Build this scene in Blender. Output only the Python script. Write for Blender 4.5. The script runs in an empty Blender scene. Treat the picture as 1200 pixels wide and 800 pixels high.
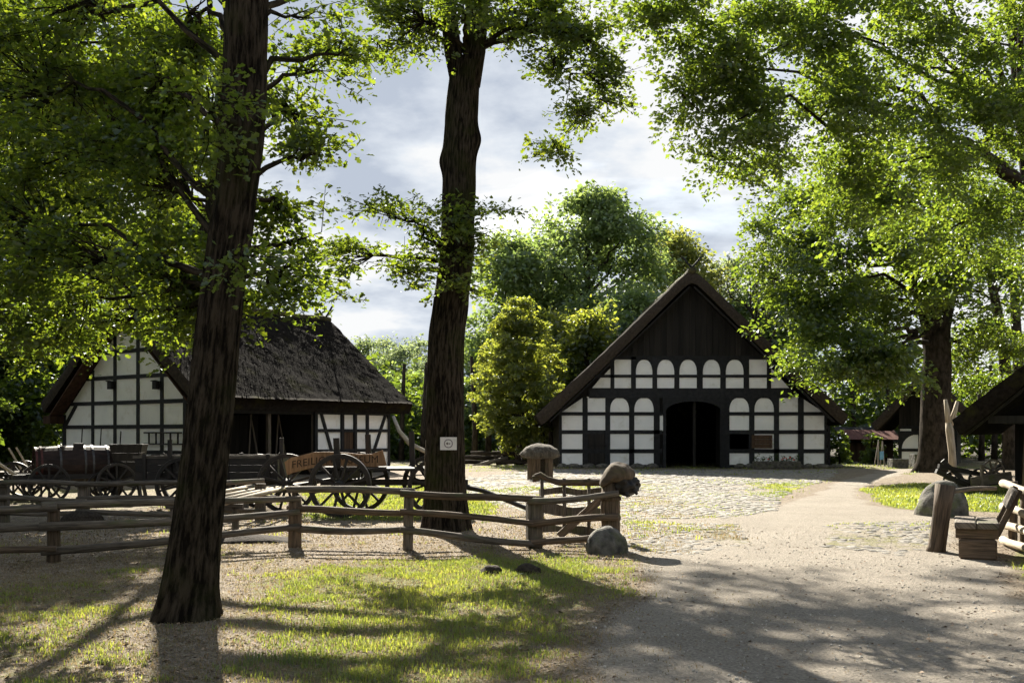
import bpy, math, random
import numpy as np
from mathutils import Vector, Matrix

# ------------------------------------------------------------------ camera, sky, sun, exposure
SC = bpy.context.scene
COL = SC.collection
F, CH, HOR = 1167.0, 1.65, 508.0          # focal length in photo pixels, eye height, horizon row
SUN_AZ, SUN_EL = 14.5, 34.0               # degrees left of straight ahead, elevation
SUN_STR, SKY_STR, EXPO = 5.0, 0.05, 1.85

cd = bpy.data.cameras.new('camera'); cam = bpy.data.objects.new('camera', cd); COL.objects.link(cam)
cam.location = (0, 0, CH); cam.rotation_euler = (math.radians(90), 0, 0)
cd.sensor_width = 36; cd.lens = 35.0; cd.shift_y = 0.09; cd.clip_end = 3000; cd.clip_start = 0.05
SC.camera = cam
SC.view_settings.view_transform = 'Standard'; SC.view_settings.look = 'None'
SC.view_settings.exposure = EXPO; SC.view_settings.gamma = 1.0; SC.view_settings.use_curve_mapping = False
SC.cycles.max_bounces = 4; SC.cycles.diffuse_bounces = 3; SC.cycles.transmission_bounces = 3
SC.cycles.glossy_bounces = 2; SC.cycles.transparent_max_bounces = 6
SC.cycles.use_denoising = True; SC.cycles.use_adaptive_sampling = True; SC.cycles.adaptive_threshold = 0.03

sd = bpy.data.lights.new('sun', 'SUN'); so = bpy.data.objects.new('sun', sd); COL.objects.link(so)
sd.energy = SUN_STR; sd.angle = math.radians(0.35); sd.color = (1.0, 0.93, 0.80)
_a, _e = math.radians(SUN_AZ), math.radians(SUN_EL)
SUNV = Vector((-math.sin(_a)*math.cos(_e), math.cos(_a)*math.cos(_e), math.sin(_e)))
so.rotation_euler = SUNV.to_track_quat('Z', 'Y').to_euler(); so.location = (-20, 60, 50)

wd = bpy.data.worlds.new('World'); SC.world = wd; wd.use_nodes = True
def build_world():
    nt = wd.node_tree; N = nt.nodes; L = nt.links
    bg = N['Background']; bg.inputs['Strength'].default_value = SKY_STR
    sky = N.new('ShaderNodeTexSky'); sky.sky_type = 'NISHITA'; sky.sun_disc = False
    sky.sun_elevation = _e; sky.sun_rotation = -_a
    sky.air_density = 1.2; sky.dust_density = 1.5
    tc = N.new('ShaderNodeTexCoord'); sep = N.new('ShaderNodeSeparateXYZ'); L.new(tc.outputs['Generated'], sep.inputs[0])
    zz = N.new('ShaderNodeMath'); zz.operation = 'MAXIMUM'; zz.inputs[1].default_value = 0.0; L.new(sep.outputs[2], zz.inputs[0])
    za = N.new('ShaderNodeMath'); za.operation = 'ADD'; za.inputs[1].default_value = 0.22; L.new(zz.outputs[0], za.inputs[0])
    dx = N.new('ShaderNodeMath'); dx.operation = 'DIVIDE'; L.new(sep.outputs[0], dx.inputs[0]); L.new(za.outputs[0], dx.inputs[1])
    dy = N.new('ShaderNodeMath'); dy.operation = 'DIVIDE'; L.new(sep.outputs[1], dy.inputs[0]); L.new(za.outputs[0], dy.inputs[1])
    cb = N.new('ShaderNodeCombineXYZ'); L.new(dx.outputs[0], cb.inputs[0]); L.new(dy.outputs[0], cb.inputs[1])
    mp = N.new('ShaderNodeMapping'); mp.inputs['Location'].default_value = (1.9, 0.8, 0.0); L.new(cb.outputs[0], mp.inputs[0])
    n1 = N.new('ShaderNodeTexNoise'); n1.inputs['Scale'].default_value = 1.15; n1.inputs['Detail'].default_value = 9; n1.inputs['Roughness'].default_value = 0.52
    n1.inputs['Distortion'].default_value = 0.35
    L.new(mp.outputs[0], n1.inputs[0])
    n2 = N.new('ShaderNodeTexNoise'); n2.inputs['Scale'].default_value = 1.6; n2.inputs['Detail'].default_value = 10; n2.inputs['Roughness'].default_value = 0.56
    mp2 = N.new('ShaderNodeMapping'); mp2.inputs['Location'].default_value = (0.75, 4.4, 1.0); L.new(cb.outputs[0], mp2.inputs[0]); L.new(mp2.outputs[0], n2.inputs[0])
    r1 = N.new('ShaderNodeValToRGB'); e = r1.color_ramp.elements; e[0].position = 0.16; e[0].color = (0, 0, 0, 1); e[1].position = 0.36; e[1].color = (1, 1, 1, 1)
    L.new(n1.outputs[0], r1.inputs[0])
    # cloud colour: thick grey-blue bases to thin sunlit white edges
    r2 = N.new('ShaderNodeValToRGB'); e = r2.color_ramp.elements
    e[0].position = 0.455; e[0].color = (5.35, 5.4, 5.45, 1); e[1].position = 0.585; e[1].color = (2.9, 3.25, 3.85, 1); k5 = e.new(.51); k5.color = (4.3, 4.6, 5.0, 1)
    L.new(n2.outputs[0], r2.inputs[0])
    mr = N.new('ShaderNodeMapRange'); mr.inputs[1].default_value = 0.40; mr.inputs[2].default_value = 0.80; mr.inputs[3].default_value = 1.0; mr.inputs[4].default_value = 0.12; L.new(sep.outputs[2], mr.inputs[0])
    mm = N.new('ShaderNodeMath'); mm.operation = 'MULTIPLY'; L.new(r1.outputs[0], mm.inputs[0]); L.new(mr.outputs[0], mm.inputs[1])
    mx = N.new('ShaderNodeMix'); mx.data_type = 'RGBA'
    L.new(mm.outputs[0], mx.inputs[0]); L.new(sky.outputs[0], mx.inputs[6]); L.new(r2.outputs[0], mx.inputs[7])
    L.new(mx.outputs[2], bg.inputs['Color'])
build_world()

R = np.random.default_rng(7)
random.seed(5)

def W(px, py, d):
    return np.array([(px-600)/F*d, d, CH+(HOR-py)/F*d])
def G(px, py):
    d = CH*F/(py-HOR)
    return np.array([(px-600)/F*d, d])
def GX(px, d):
    return np.array([(px-600)/F*d, d])

# ------------------------------------------------------------------ cheap value noise for shaping
_P = R.random((64, 64, 64))
def vnoise(p, scale=1.0, octv=3):
    p = np.asarray(p, float)*scale; out = np.zeros(p.shape[0]); amp = 1.0; tot = 0
    for o in range(octv):
        i = np.floor(p).astype(int); f = p-i; f = f*f*(3-2*f)
        v = 0
        for dx in (0, 1):
            for dy in (0, 1):
                for dz in (0, 1):
                    w = (f[:, 0] if dx else 1-f[:, 0])*(f[:, 1] if dy else 1-f[:, 1])*(f[:, 2] if dz else 1-f[:, 2])
                    v = v+w*_P[(i[:, 0]+dx) % 64, (i[:, 1]+dy) % 64, (i[:, 2]+dz) % 64]
        out += amp*(v-.5)*2; tot += amp; amp *= .5; p = p*2.03+11.7
    return out/tot
def vn2(x, y, scale=1.0, octv=3, seed=0.0):
    sh = np.shape(x); a = np.stack([np.ravel(x), np.ravel(y), np.full(np.size(x), seed+.37)], 1)
    return vnoise(a, scale, octv).reshape(sh)

# ------------------------------------------------------------------ materials
MATS = {}
def pm(name, c1, c2, scale=(3, 3, 3), detail=6, rough=.85, bump=.3, bdist=.02, coord='pos', rnd=.15, spot=None, spotcol=None, spotscale=1.0,
       contrast=(.35, .65), spec=.3, bscale=None, noise_rough=.6, extra=None):
    m = bpy.data.materials.new(name); m.use_nodes = True; MATS[name] = m
    nt = m.node_tree; N = nt.nodes; L = nt.links; b = N['Principled BSDF']
    if coord == 'pos': src = N.new('ShaderNodeNewGeometry').outputs['Position']
    elif coord == 'uv': src = N.new('ShaderNodeTexCoord').outputs['UV']
    else: src = N.new('ShaderNodeTexCoord').outputs['Object']
    oi = N.new('ShaderNodeObjectInfo')
    off = N.new('ShaderNodeVectorMath'); off.operation = 'SCALE'; off.inputs[0].default_value = (17, 31, 23); L.new(oi.outputs['Random'], off.inputs['Scale'])
    ad = N.new('ShaderNodeVectorMath'); ad.operation = 'ADD'; L.new(src, ad.inputs[0]); L.new(off.outputs[0], ad.inputs[1])
    s2 = ad.outputs[0] if coord != 'pos' else src
    mp = N.new('ShaderNodeMapping'); mp.inputs['Scale'].default_value = scale; L.new(s2, mp.inputs[0])
    n = N.new('ShaderNodeTexNoise'); n.inputs['Scale'].default_value = 1; n.inputs['Detail'].default_value = detail; n.inputs['Roughness'].default_value = noise_rough; L.new(mp.outputs[0], n.inputs[0])
    r = N.new('ShaderNodeValToRGB'); e = r.color_ramp.elements
    e[0].position = contrast[0]; e[0].color = (*c1, 1); e[1].position = contrast[1]; e[1].color = (*c2, 1); L.new(n.outputs[0], r.inputs[0])
    col = r.outputs[0]
    if spotcol:
        n3 = N.new('ShaderNodeTexNoise'); n3.inputs['Scale'].default_value = spotscale; n3.inputs['Detail'].default_value = 7; n3.inputs['Roughness'].default_value = .65; L.new(s2, n3.inputs[0])
        r3 = N.new('ShaderNodeValToRGB'); r3.color_ramp.elements[0].position = spot[0]; r3.color_ramp.elements[1].position = spot[1]; L.new(n3.outputs[0], r3.inputs[0])
        mx = N.new('ShaderNodeMix'); mx.data_type = 'RGBA'; L.new(r3.outputs[0], mx.inputs[0]); L.new(col, mx.inputs[6]); mx.inputs[7].default_value = (*spotcol, 1)
        col = mx.outputs[2]
    if rnd:
        mr = N.new('ShaderNodeMapRange'); mr.inputs[3].default_value = 1-rnd; mr.inputs[4].default_value = 1+rnd; L.new(oi.outputs['Random'], mr.inputs[0])
        hs = N.new('ShaderNodeHueSaturation'); L.new(mr.outputs[0], hs.inputs['Value']); L.new(col, hs.inputs['Color']); col = hs.outputs[0]
    L.new(col, b.inputs['Base Color'])
    b.inputs['Roughness'].default_value = rough; b.inputs['Specular IOR Level'].default_value = spec
    if bump:
        bn = n.outputs[0]
        if bscale:
            mp4 = N.new('ShaderNodeMapping'); mp4.inputs['Scale'].default_value = bscale; L.new(s2, mp4.inputs[0])
            n4 = N.new('ShaderNodeTexNoise'); n4.inputs['Scale'].default_value = 1; n4.inputs['Detail'].default_value = 5; L.new(mp4.outputs[0], n4.inputs[0]); bn = n4.outputs[0]
        bp = N.new('ShaderNodeBump'); bp.inputs['Strength'].default_value = bump; bp.inputs['Distance'].default_value = bdist
        L.new(bn, bp.inputs['Height']); L.new(bp.outputs[0], b.inputs['Normal'])
    return m

pm('timber', (.010, .011, .013), (.022, .023, .026), (6, 6, 6), rough=.7, bump=.3, bdist=.02, coord='uv', rnd=.25, spec=.25)
pm('plaster', (.82, .83, .84), (.90, .90, .90), (1.3, 1.3, 1.3), rough=.9, bump=.35, bdist=.012, bscale=(3, 3, 13), rnd=.035, spec=.2, spot=(.56, .76), spotcol=(.66, .65, .60), spotscale=2.3)
pm('boards', (.006, .0055, .005), (.020, .017, .015), (9, 9, .5), rough=.8, bump=.4, rnd=.35)
pm('brownboards', (.045, .026, .015), (.10, .06, .036), (9, 9, .7), rough=.8, bump=.4, rnd=.25)
pm('thatch', (.006, .005, .004), (.022, .018, .015), (7, 7, 7), detail=9, rough=.95, bump=.45, bdist=.03, rnd=0, noise_rough=.75, contrast=(.36, .68), spec=.02, spot=(.54, .66), spotcol=(.026, .024, .009), spotscale=1.1)
pm('thatchcut', (.022, .017, .013), (.068, .052, .039), (9, 9, 9), detail=9, rough=.95, bump=.9, bdist=.06, rnd=.05, noise_rough=.75)
pm('ridge', (.022, .019, .011), (.10, .09, .035), (4, 4, 4), detail=8, rough=.95, bump=1.0, bdist=.08, rnd=0, noise_rough=.7)
pm('soffit', (.028, .014, .009), (.075, .038, .024), (8, 8, 2), rough=.9, bump=.4, rnd=.2)
pm('bark', (.010, .008, .006), (.066, .052, .037), (34, 4.2, 1), detail=9, rough=.95, bump=1.0, bdist=.09, coord='uv', rnd=0, spec=.05, noise_rough=.62, contrast=(.42, .60), spot=(.50, .72), spotcol=(.034, .038, .012), spotscale=1.3)
pm('barkfar', (.014, .012, .009), (.055, .045, .035), (9, 3, 1), rough=.95, bump=.8, bdist=.05, coord='uv', rnd=.1, spec=.03)
pm('greywood', (.050, .041, .032), (.175, .145, .115), (40, 3.0, 1), detail=8, rough=.85, bump=.7, bdist=.012, coord='uv', rnd=.2, spot=(.54, .70), spotcol=(.085, .09, .04), spotscale=2.2)
pm('brownwood', (.042, .030, .020), (.15, .105, .07), (34, 2.6, 1), detail=8, rough=.85, bump=.8, bdist=.015, coord='uv', rnd=.2, spot=(.56, .72), spotcol=(.07, .075, .03), spotscale=2.5)
pm('palewood', (.26, .21, .15), (.52, .45, .34), (30, 2.2, 1), detail=7, rough=.8, bump=.5, bdist=.01, coord='uv', rnd=.12)
pm('mossywood', (.045, .032, .022), (.125, .090, .060), (14, 6, 1), detail=8, rough=.9, bump=.6, bdist=.012, coord='uv', rnd=.1, spot=(.54, .70), spotcol=(.095, .08, .025), spotscale=3.0)
pm('signwood', (.19, .10, .046), (.37, .21, .105), (20, 2, 1), rough=.6, bump=.3, bdist=.008, coord='uv', rnd=0)
pm('carved', (.035, .02, .012), (.05, .03, .018), (9, 9, 9), rough=.8, bump=0, rnd=0)
pm('cartwood', (.008, .0065, .0055), (.028, .021, .017), (12, 3, 1), rough=.6, bump=.5, bdist=.008, coord='uv', rnd=.25, spec=.4)
pm('barrelwood', (.016, .009, .007), (.045, .026, .019), (14, 3, 1), rough=.7, bump=.4, bdist=.006, coord='uv', rnd=.2, spec=.25)
pm('cartred', (.055, .014, .011), (.10, .03, .022), (10, 10, 10), rough=.6, bump=.3, rnd=.1)
pm('iron', (.03, .028, .027), (.075, .066, .06), (14, 14, 14), rough=.45, bump=.2, rnd=.1, spec=.5)
pm('stone', (.045, .043, .038), (.165, .152, .132), (7, 7, 7), detail=9, rough=.9, bump=.9, bdist=.05, rnd=.1, spot=(.52, .70), spotcol=(.10, .11, .05), spotscale=4.5)
pm('fieldstone', (.095, .088, .076), (.255, .235, .203), (9, 9, 9), detail=8, rough=.8, bump=.5, bdist=.012, rnd=.25)
pm('redtile', (.11, .045, .033), (.19, .08, .058), (6, 6, 6), rough=.9, bump=.3, rnd=.12)
pm('darkearth', (.020, .015, .011), (.055, .042, .03), (25, 25, 25), rough=1, bump=.8, bdist=.03, rnd=0)
pm('straw', (.045, .037, .028), (.13, .11, .085), (14, 14, 3), detail=8, rough=.95, bump=.8, bdist=.03, rnd=0)
pm('paper', (.60, .59, .57), (.68, .67, .65), (8, 8, 8), rough=.6, bump=0, rnd=0)
pm('greyprint', (.20, .18, .19), (.28, .25, .26), (30, 30, 30), rough=.7, bump=0, rnd=0)
pm('bluecloth', (.16, .36, .62), (.24, .46, .72), (8, 8, 8), rough=.8, bump=.1, rnd=0)
pm('flower', (.5, .03, .02), (.7, .08, .05), (20, 20, 20), rough=.7, bump=0, rnd=0)
pm('pebble', (.30, .27, .235), (.52, .48, .42), (60, 60, 60), rough=.9, bump=0, rnd=0)
pm('litter', (.10, .065, .04), (.32, .23, .15), (40, 40, 40), rough=.8, bump=0, rnd=0, detail=2)

def leafmat(name, dif, tra, rough=.45, tw=.5, var=.35, gl=.08, yellow=(.45, .36, .05)):
    m = bpy.data.materials.new(name); m.use_nodes = True; MATS[name] = m
    nt = m.node_tree; N = nt.nodes; L = nt.links
    for x in list(N):
        if x.type == 'BSDF_PRINCIPLED': N.remove(x)
    out = N['Material Output']
    at = N.new('ShaderNodeAttribute'); at.attribute_name = 'tint'
    hv = N.new('ShaderNodeMapRange'); hv.inputs[3].default_value = 1-var; hv.inputs[4].default_value = 1+var; L.new(at.outputs['Fac'], hv.inputs[0])
    hu = N.new('ShaderNodeMapRange'); hu.inputs[3].default_value = .525; hu.inputs[4].default_value = .478; L.new(at.outputs['Fac'], hu.inputs[0])
    def tinted(c):
        h = N.new('ShaderNodeHueSaturation'); h.inputs['Color'].default_value = (*c, 1); L.new(hv.outputs[0], h.inputs['Value']); L.new(hu.outputs[0], h.inputs['Hue']); return h.outputs[0]
    d = N.new('ShaderNodeBsdfDiffuse'); L.new(tinted(dif), d.inputs['Color'])
    t = N.new('ShaderNodeBsdfTranslucent'); L.new(tinted(tra), t.inputs['Color'])
    mx = N.new('ShaderNodeMixShader'); mx.inputs[0].default_value = tw; L.new(d.outputs[0], mx.inputs[1]); L.new(t.outputs[0], mx.inputs[2])
    g = N.new('ShaderNodeBsdfGlossy'); g.inputs['Roughness'].default_value = rough; g.inputs['Color'].default_value = (.9, .95, 1, 1)
    m2 = N.new('ShaderNodeMixShader'); m2.inputs[0].default_value = gl; L.new(mx.outputs[0], m2.inputs[1]); L.new(g.outputs[0], m2.inputs[2])
    L.new(m2.outputs[0], out.inputs['Surface'])
    return m
leafmat('leaf_oak', (.021, .040, .009), (.26, .345, .02), tw=.46, gl=.05)
leafmat('leaf_dark', (.024, .042, .010), (.20, .28, .022), tw=.40, gl=.04)
leafmat('leaf_right', (.030, .054, .010), (.265, .36, .026), tw=.46, gl=.06)
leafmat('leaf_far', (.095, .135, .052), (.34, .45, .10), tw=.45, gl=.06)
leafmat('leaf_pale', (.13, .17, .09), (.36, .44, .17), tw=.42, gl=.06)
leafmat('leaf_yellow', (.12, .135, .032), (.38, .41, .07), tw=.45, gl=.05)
leafmat('leaf_yew', (.022, .036, .010), (.48, .53, .055), tw=.44, gl=.06)
leafmat('grassblade', (.11, .15, .028), (.46, .50, .06), tw=.46, gl=.04)

leafmat('drygrass', (.20, .15, .075), (.34, .26, .12), tw=.4, gl=.03)
def groundmat():
    m = bpy.data.materials.new('groundmix'); m.use_nodes = True; MATS['groundmix'] = m
    nt = m.node_tree; N = nt.nodes; L = nt.links; b = N['Principled BSDF']; b.inputs['Roughness'].default_value = .95; b.inputs['Specular IOR Level'].default_value = .2
    pos = N.new('ShaderNodeNewGeometry').outputs['Position']
    def noise(scale, detail=6, rough=.6):
        n = N.new('ShaderNodeTexNoise'); n.inputs['Scale'].default_value = scale; n.inputs['Detail'].default_value = detail; n.inputs['Roughness'].default_value = rough; L.new(pos, n.inputs[0]); return n.outputs[0]
    def ramp(v, p0, c0, p1, c1, mid=None):
        r = N.new('ShaderNodeValToRGB'); e = r.color_ramp.elements; e[0].position = p0; e[0].color = (*c0, 1); e[1].position = p1; e[1].color = (*c1, 1)
        if mid: k = e.new(mid[0]); k.color = (*mid[1], 1)
        L.new(v, r.inputs[0]); return r.outputs[0]
    def mix(f, a, c):
        x = N.new('ShaderNodeMix'); x.data_type = 'RGBA'; L.new(f, x.inputs[0]); L.new(a, x.inputs[6]); L.new(c, x.inputs[7]); return x.outputs[2]
    def attr(n):
        a = N.new('ShaderNodeAttribute'); a.attribute_name = n; return a.outputs['Fac']
    def math_(op, a, c):
        x = N.new('ShaderNodeMath'); x.operation = op
        if hasattr(a, 'links'): L.new(a, x.inputs[0])
        else: x.inputs[0].default_value = a
        if hasattr(c, 'links'): L.new(c, x.inputs[1])
        else: x.inputs[1].default_value = c
        return x.outputs[0]
    nf, nm, nb = noise(38, 8, .7), noise(5.5, 7, .65), noise(.8, 5)
    sand = mix(ramp(nb, .35, (0, 0, 0), .65, (1, 1, 1)), ramp(nf, .32, (.12, .104, .083), .68, (.365, .322, .263)), ramp(nf, .32, (.165, .144, .116), .68, (.425, .378, .313)))
    sand = mix(ramp(noise(14, 6, .7), .44, (0, 0, 0), .62, (.6, .6, .6)), sand, ramp(nf, .3, (.12, .10, .08), .7, (.34, .295, .24)))
    sand = mix(ramp(nm, .50, (0, 0, 0), .72, (.55, .55, .55)), sand, ramp(nf, .3, (.13, .108, .085), .7, (.27, .23, .185)))
    dirt = ramp(nf, .34, (.05, .037, .027), .68, (.29, .23, .165))
    dirt = mix(ramp(nm, .42, (0, 0, 0), .62, (1, 1, 1)), dirt, ramp(nf, .34, (.12, .094, .066), .68, (.42, .35, .26)))
    gr = ramp(nf, .28, (.06, .075, .018), .74, (.20, .21, .05))
    gr = mix(ramp(nm, .45, (0, 0, 0), .68, (1, 1, 1)), gr, ramp(nf, .3, (.10, .10, .03), .74, (.27, .235, .095)))
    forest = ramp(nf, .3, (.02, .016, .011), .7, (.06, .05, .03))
    g = attr('grass'); gm = math_('ADD', math_('MULTIPLY', math_('SUBTRACT', nm, .5), 1.5), g)
    gfac = ramp(gm, .40, (0, 0, 0), .62, (1, 1, 1))
    s = attr('sand'); sm = math_('ADD', math_('MULTIPLY', math_('SUBTRACT', nm, .5), .8), s)
    sfac = ramp(sm, .35, (0, 0, 0), .65, (1, 1, 1))
    c = mix(gfac, dirt, gr)
    sg = math_('MULTIPLY', sfac, math_('SUBTRACT', 1.0, math_('MULTIPLY', gfac, .75)))
    c = mix(sg, c, sand)
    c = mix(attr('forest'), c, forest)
    L.new(c, b.inputs['Base Color'])
    bp = N.new('ShaderNodeBump'); bp.inputs['Strength'].default_value = 1.0; bp.inputs['Distance'].default_value = .05
    bh = math_('ADD', math_('MULTIPLY', nf, .6), math_('MULTIPLY', nm, .8)); L.new(bh, bp.inputs['Height']); L.new(bp.outputs[0], b.inputs['Normal'])
groundmat()

# ------------------------------------------------------------------ mesh helpers
def rotz(a): c, s = math.cos(a), math.sin(a); return np.array([[c, -s, 0], [s, c, 0], [0, 0, 1.]])
def rotx(a): c, s = math.cos(a), math.sin(a); return np.array([[1, 0, 0], [0, c, -s], [0, s, c.real if False else math.cos(a)]])
def roty(a): c, s = math.cos(a), math.sin(a); return np.array([[c, 0, s], [0, 1, 0], [-s, 0, c]])

class MB:
    def __init__(s): s.v = []; s.f = []; s.uv = []; s.n = 0
    def add(s, verts, faces, uvs=None):
        verts = np.asarray(verts, float)
        s.v.append(verts)
        for k, f in enumerate(faces):
            s.f.append([i+s.n for i in f])
            s.uv.append(uvs[k] if uvs is not None else [(verts[i][0]+verts[i][1], verts[i][2]) for i in f])
        s.n += len(verts); return s
    def box(s, c, size, M=None, taper=None):
        a = np.array(size, float)/2; c = np.asarray(c, float)
        P = np.array([[x, y, z] for z in (-1, 1) for y in (-1, 1) for x in (-1, 1)], float)
        if taper: P[4:, :2] *= np.array(taper)
        P = P*a
        ax = int(np.argmax(size)); ot = [i for i in range(3) if i != ax]
        fc = [(0, 2, 3, 1), (4, 5, 7, 6), (0, 1, 5, 4), (2, 6, 7, 3), (0, 4, 6, 2), (1, 3, 7, 5)]
        uv = [[(P[i][ot[0]]+P[i][ot[1]]*1.0, P[i][ax]) for i in f] for f in fc]
        if M is not None: P = P@np.asarray(M).T
        return s.add(P+c, fc, uv)
    def beam(s, p0, p1, w, h, up=(0, 0, 1)):
        p0 = np.asarray(p0, float); p1 = np.asarray(p1, float); d = p1-p0; l = np.linalg.norm(d); d /= l
        up = np.asarray(up, float)
        if abs(d@up) > .98: up = np.array([0, 1., 0])
        x = np.cross(d, up); x /= np.linalg.norm(x); z = np.cross(x, d)
        return s.box((p0+p1)/2, (w, l, h), np.stack([x, d, z], 1))
    def tube(s, pts, rad, n=10, wob=0., seed=0, caps=True, flat=1.0):
        pts = np.asarray(pts, float); m = len(pts); rad = np.broadcast_to(np.asarray(rad, float), (m,))
        T = np.gradient(pts, axis=0); T /= np.linalg.norm(T, axis=1)[:, None]+1e-9
        a = np.array([0, 0, 1.]) if abs(T[0][2]) < .9 else np.array([1., 0, 0])
        x = np.cross(T[0], a); x /= np.linalg.norm(x); V = []; L = np.concatenate([[0], np.cumsum(np.linalg.norm(np.diff(pts, axis=0), axis=1))])
        th = np.linspace(0, 2*math.pi, n, endpoint=False)
        for i in range(m):
            x = x-T[i]*(x@T[i]); x /= np.linalg.norm(x); y = np.cross(T[i], x)
            V.append(pts[i]+rad[i]*(np.cos(th)[:, None]*x+flat*np.sin(th)[:, None]*y))
        V = np.concatenate(V)
        if wob:
            c = np.repeat(pts, n, 0); r = np.repeat(rad, n); nn = vnoise(V+seed*3.1, 1.0/max(.05, float(np.mean(rad))*1.5), 3)
            V = c+(V-c)*(1+wob*nn)[:, None]
        circ = 2*math.pi*float(np.mean(rad)); fc = []; uv = []
        for i in range(m-1):
            for k in range(n):
                k2 = (k+1) % n
                fc.append((i*n+k, i*n+k2, (i+1)*n+k2, (i+1)*n+k)); u0, u1 = k/n*circ, (k+1)/n*circ
                uv.append([(u0, L[i]), (u1, L[i]), (u1, L[i+1]), (u0, L[i+1])])
        if caps:
            fc.append(tuple(range(n))[::-1]); uv.append([(.02*math.cos(t), .02*math.sin(t)) for t in th[::-1]])
            fc.append(tuple(range((m-1)*n, m*n))); uv.append([(.02*math.cos(t), .02*math.sin(t)) for t in th])
        return s.add(V, fc, uv)
    def prism(s, poly, o, u, v, w, t):
        o, u, v, w = (np.asarray(q, float) for q in (o, u, v, w)); n = len(poly)
        a = np.array([o+u*p[0]+v*p[1] for p in poly]); V = np.concatenate([a, a+w*t])
        fc = [tuple(range(n)), tuple(range(n, 2*n))[::-1]]+[(i, i+n, (i+1) % n+n, (i+1) % n) for i in range(n)]
        uv = [[poly[i] for i in range(n)], [poly[i] for i in range(n)][::-1]]+[[(0, 0), (t, 0), (t, .3), (0, .3)]]*n
        return s.add(V, fc, uv)
    def rock(s, c, r, seed=0, sub=3, amp=.22, flat=-.6):
        V, fc = ICO[sub]; n = vnoise(V+seed*7.3, 1.1, 3); P = V*(1+amp*n)[:, None]; P[:, 2] = np.maximum(P[:, 2], flat)
        return s.add(P*np.asarray(r)+np.asarray(c), fc)
    def build(s, name, mat, parent=None, smooth=False, bevel=0):
        me = bpy.data.meshes.new(name)
        V = np.concatenate(s.v); me.from_pydata(V.tolist(), [], s.f)
        u = me.uv_layers.new(name='UVMap'); u.data.foreach_set('uv', np.array([q for f in s.uv for q in f], float).ravel())
        me.materials.append(MATS[mat] if isinstance(mat, str) else mat)
        if smooth: me.polygons.foreach_set('use_smooth', [True]*len(me.polygons))
        o = bpy.data.objects.new(name, me); COL.objects.link(o)
        if parent: o.parent = parent
        if bevel:
            b = o.modifiers.new('bevel', 'BEVEL'); b.width = bevel; b.segments = 1; b.limit_method = 'ANGLE'
        return o
def _ico():
    import bmesh
    d = {}
    for k in (1, 2, 3, 4):
        bm = bmesh.new(); bmesh.ops.create_icosphere(bm, subdivisions=k, radius=1)
        d[k] = (np.array([v.co[:] for v in bm.verts]), [tuple(v.index for v in f.verts) for f in bm.faces]); bm.free()
    return d
ICO = _ico()

def rawmesh(name, V, loops, starts, mat, parent=None, attrs=None, smooth=False, uv=None):
    me = bpy.data.meshes.new(name)
    me.vertices.add(len(V)); me.vertices.foreach_set('co', np.asarray(V, np.float32).ravel())
    me.loops.add(len(loops)); me.loops.foreach_set('vertex_index', np.asarray(loops, np.int32))
    me.polygons.add(len(starts)); me.polygons.foreach_set('loop_start', np.asarray(starts, np.int32))
    if smooth: me.polygons.foreach_set('use_smooth', np.ones(len(starts), bool))
    me.update(calc_edges=True)
    for k, a in (attrs or {}).items():
        at = me.attributes.new(k, 'FLOAT', 'POINT'); at.data.foreach_set('value', np.asarray(a, np.float32))
    me.materials.append(MATS[mat]); me.validate()
    o = bpy.data.objects.new(name, me); COL.objects.link(o)
    if parent: o.parent = parent
    return o

def tag(o, label=None, cat=None, group=None, kind=None):
    if label: o['label'] = label
    if cat: o['category'] = cat
    if group: o['group'] = group
    if kind: o['kind'] = kind
    return o
def thing(name, label, cat, loc=(0, 0, 0), rz=0, group=None):
    o = bpy.data.objects.new(name, None); COL.objects.link(o); o.location = loc; o.rotation_euler = (0, 0, rz); o.empty_display_size = .2
    return tag(o, label, cat, group)
def part_copy(o, parent):
    c = o.copy(); COL.objects.link(c); c.parent = parent; return c

# ------------------------------------------------------------------ ground
def poly_sd(x, y, poly):
    """signed distance, positive inside"""
    x = np.asarray(x, float); y = np.asarray(y, float); P = np.asarray(poly, float); n = len(P)
    dmin = np.full(x.shape, 1e9); ins = np.zeros(x.shape, bool)
    for i in range(n):
        ax, ay = P[i]; bx, by = P[(i+1) % n]; ex, ey = bx-ax, by-ay
        t = np.clip(((x-ax)*ex+(y-ay)*ey)/(ex*ex+ey*ey+1e-12), 0, 1)
        dmin = np.minimum(dmin, np.hypot(x-ax-t*ex, y-ay-t*ey))
        c = ((ay > y) != (by > y)) & (x < (bx-ax)*(y-ay)/(by-ay+1e-12)+ax); ins ^= c
    return np.where(ins, dmin, -dmin)
def GP(lst): return [tuple(G(*p)) for p in lst]
SAND = GP([(670, 880), (705, 760), (745, 700), (765, 668), (762, 650), (725, 640), (720, 602), (800, 604), (900, 598), (960, 578), (985, 564), (1030, 552), (1050, 549), (1075, 549), (1040, 561), (1000, 573), (1020, 592), (1110, 604), (1120, 640), (1168, 662), (1200, 700), (1330, 780), (1330, 880)])
COB0 = GP([(548, 560), (640, 550), (985, 550), (975, 560), (925, 577), (900, 600), (860, 607), (735, 608), (640, 602), (575, 592), (540, 575)])
COB1 = GP([(728, 611), (868, 613), (880, 640), (800, 649), (738, 647)])
COB2 = GP([(965, 613), (1095, 609), (1112, 640), (1060, 652), (965, 641)])
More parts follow.
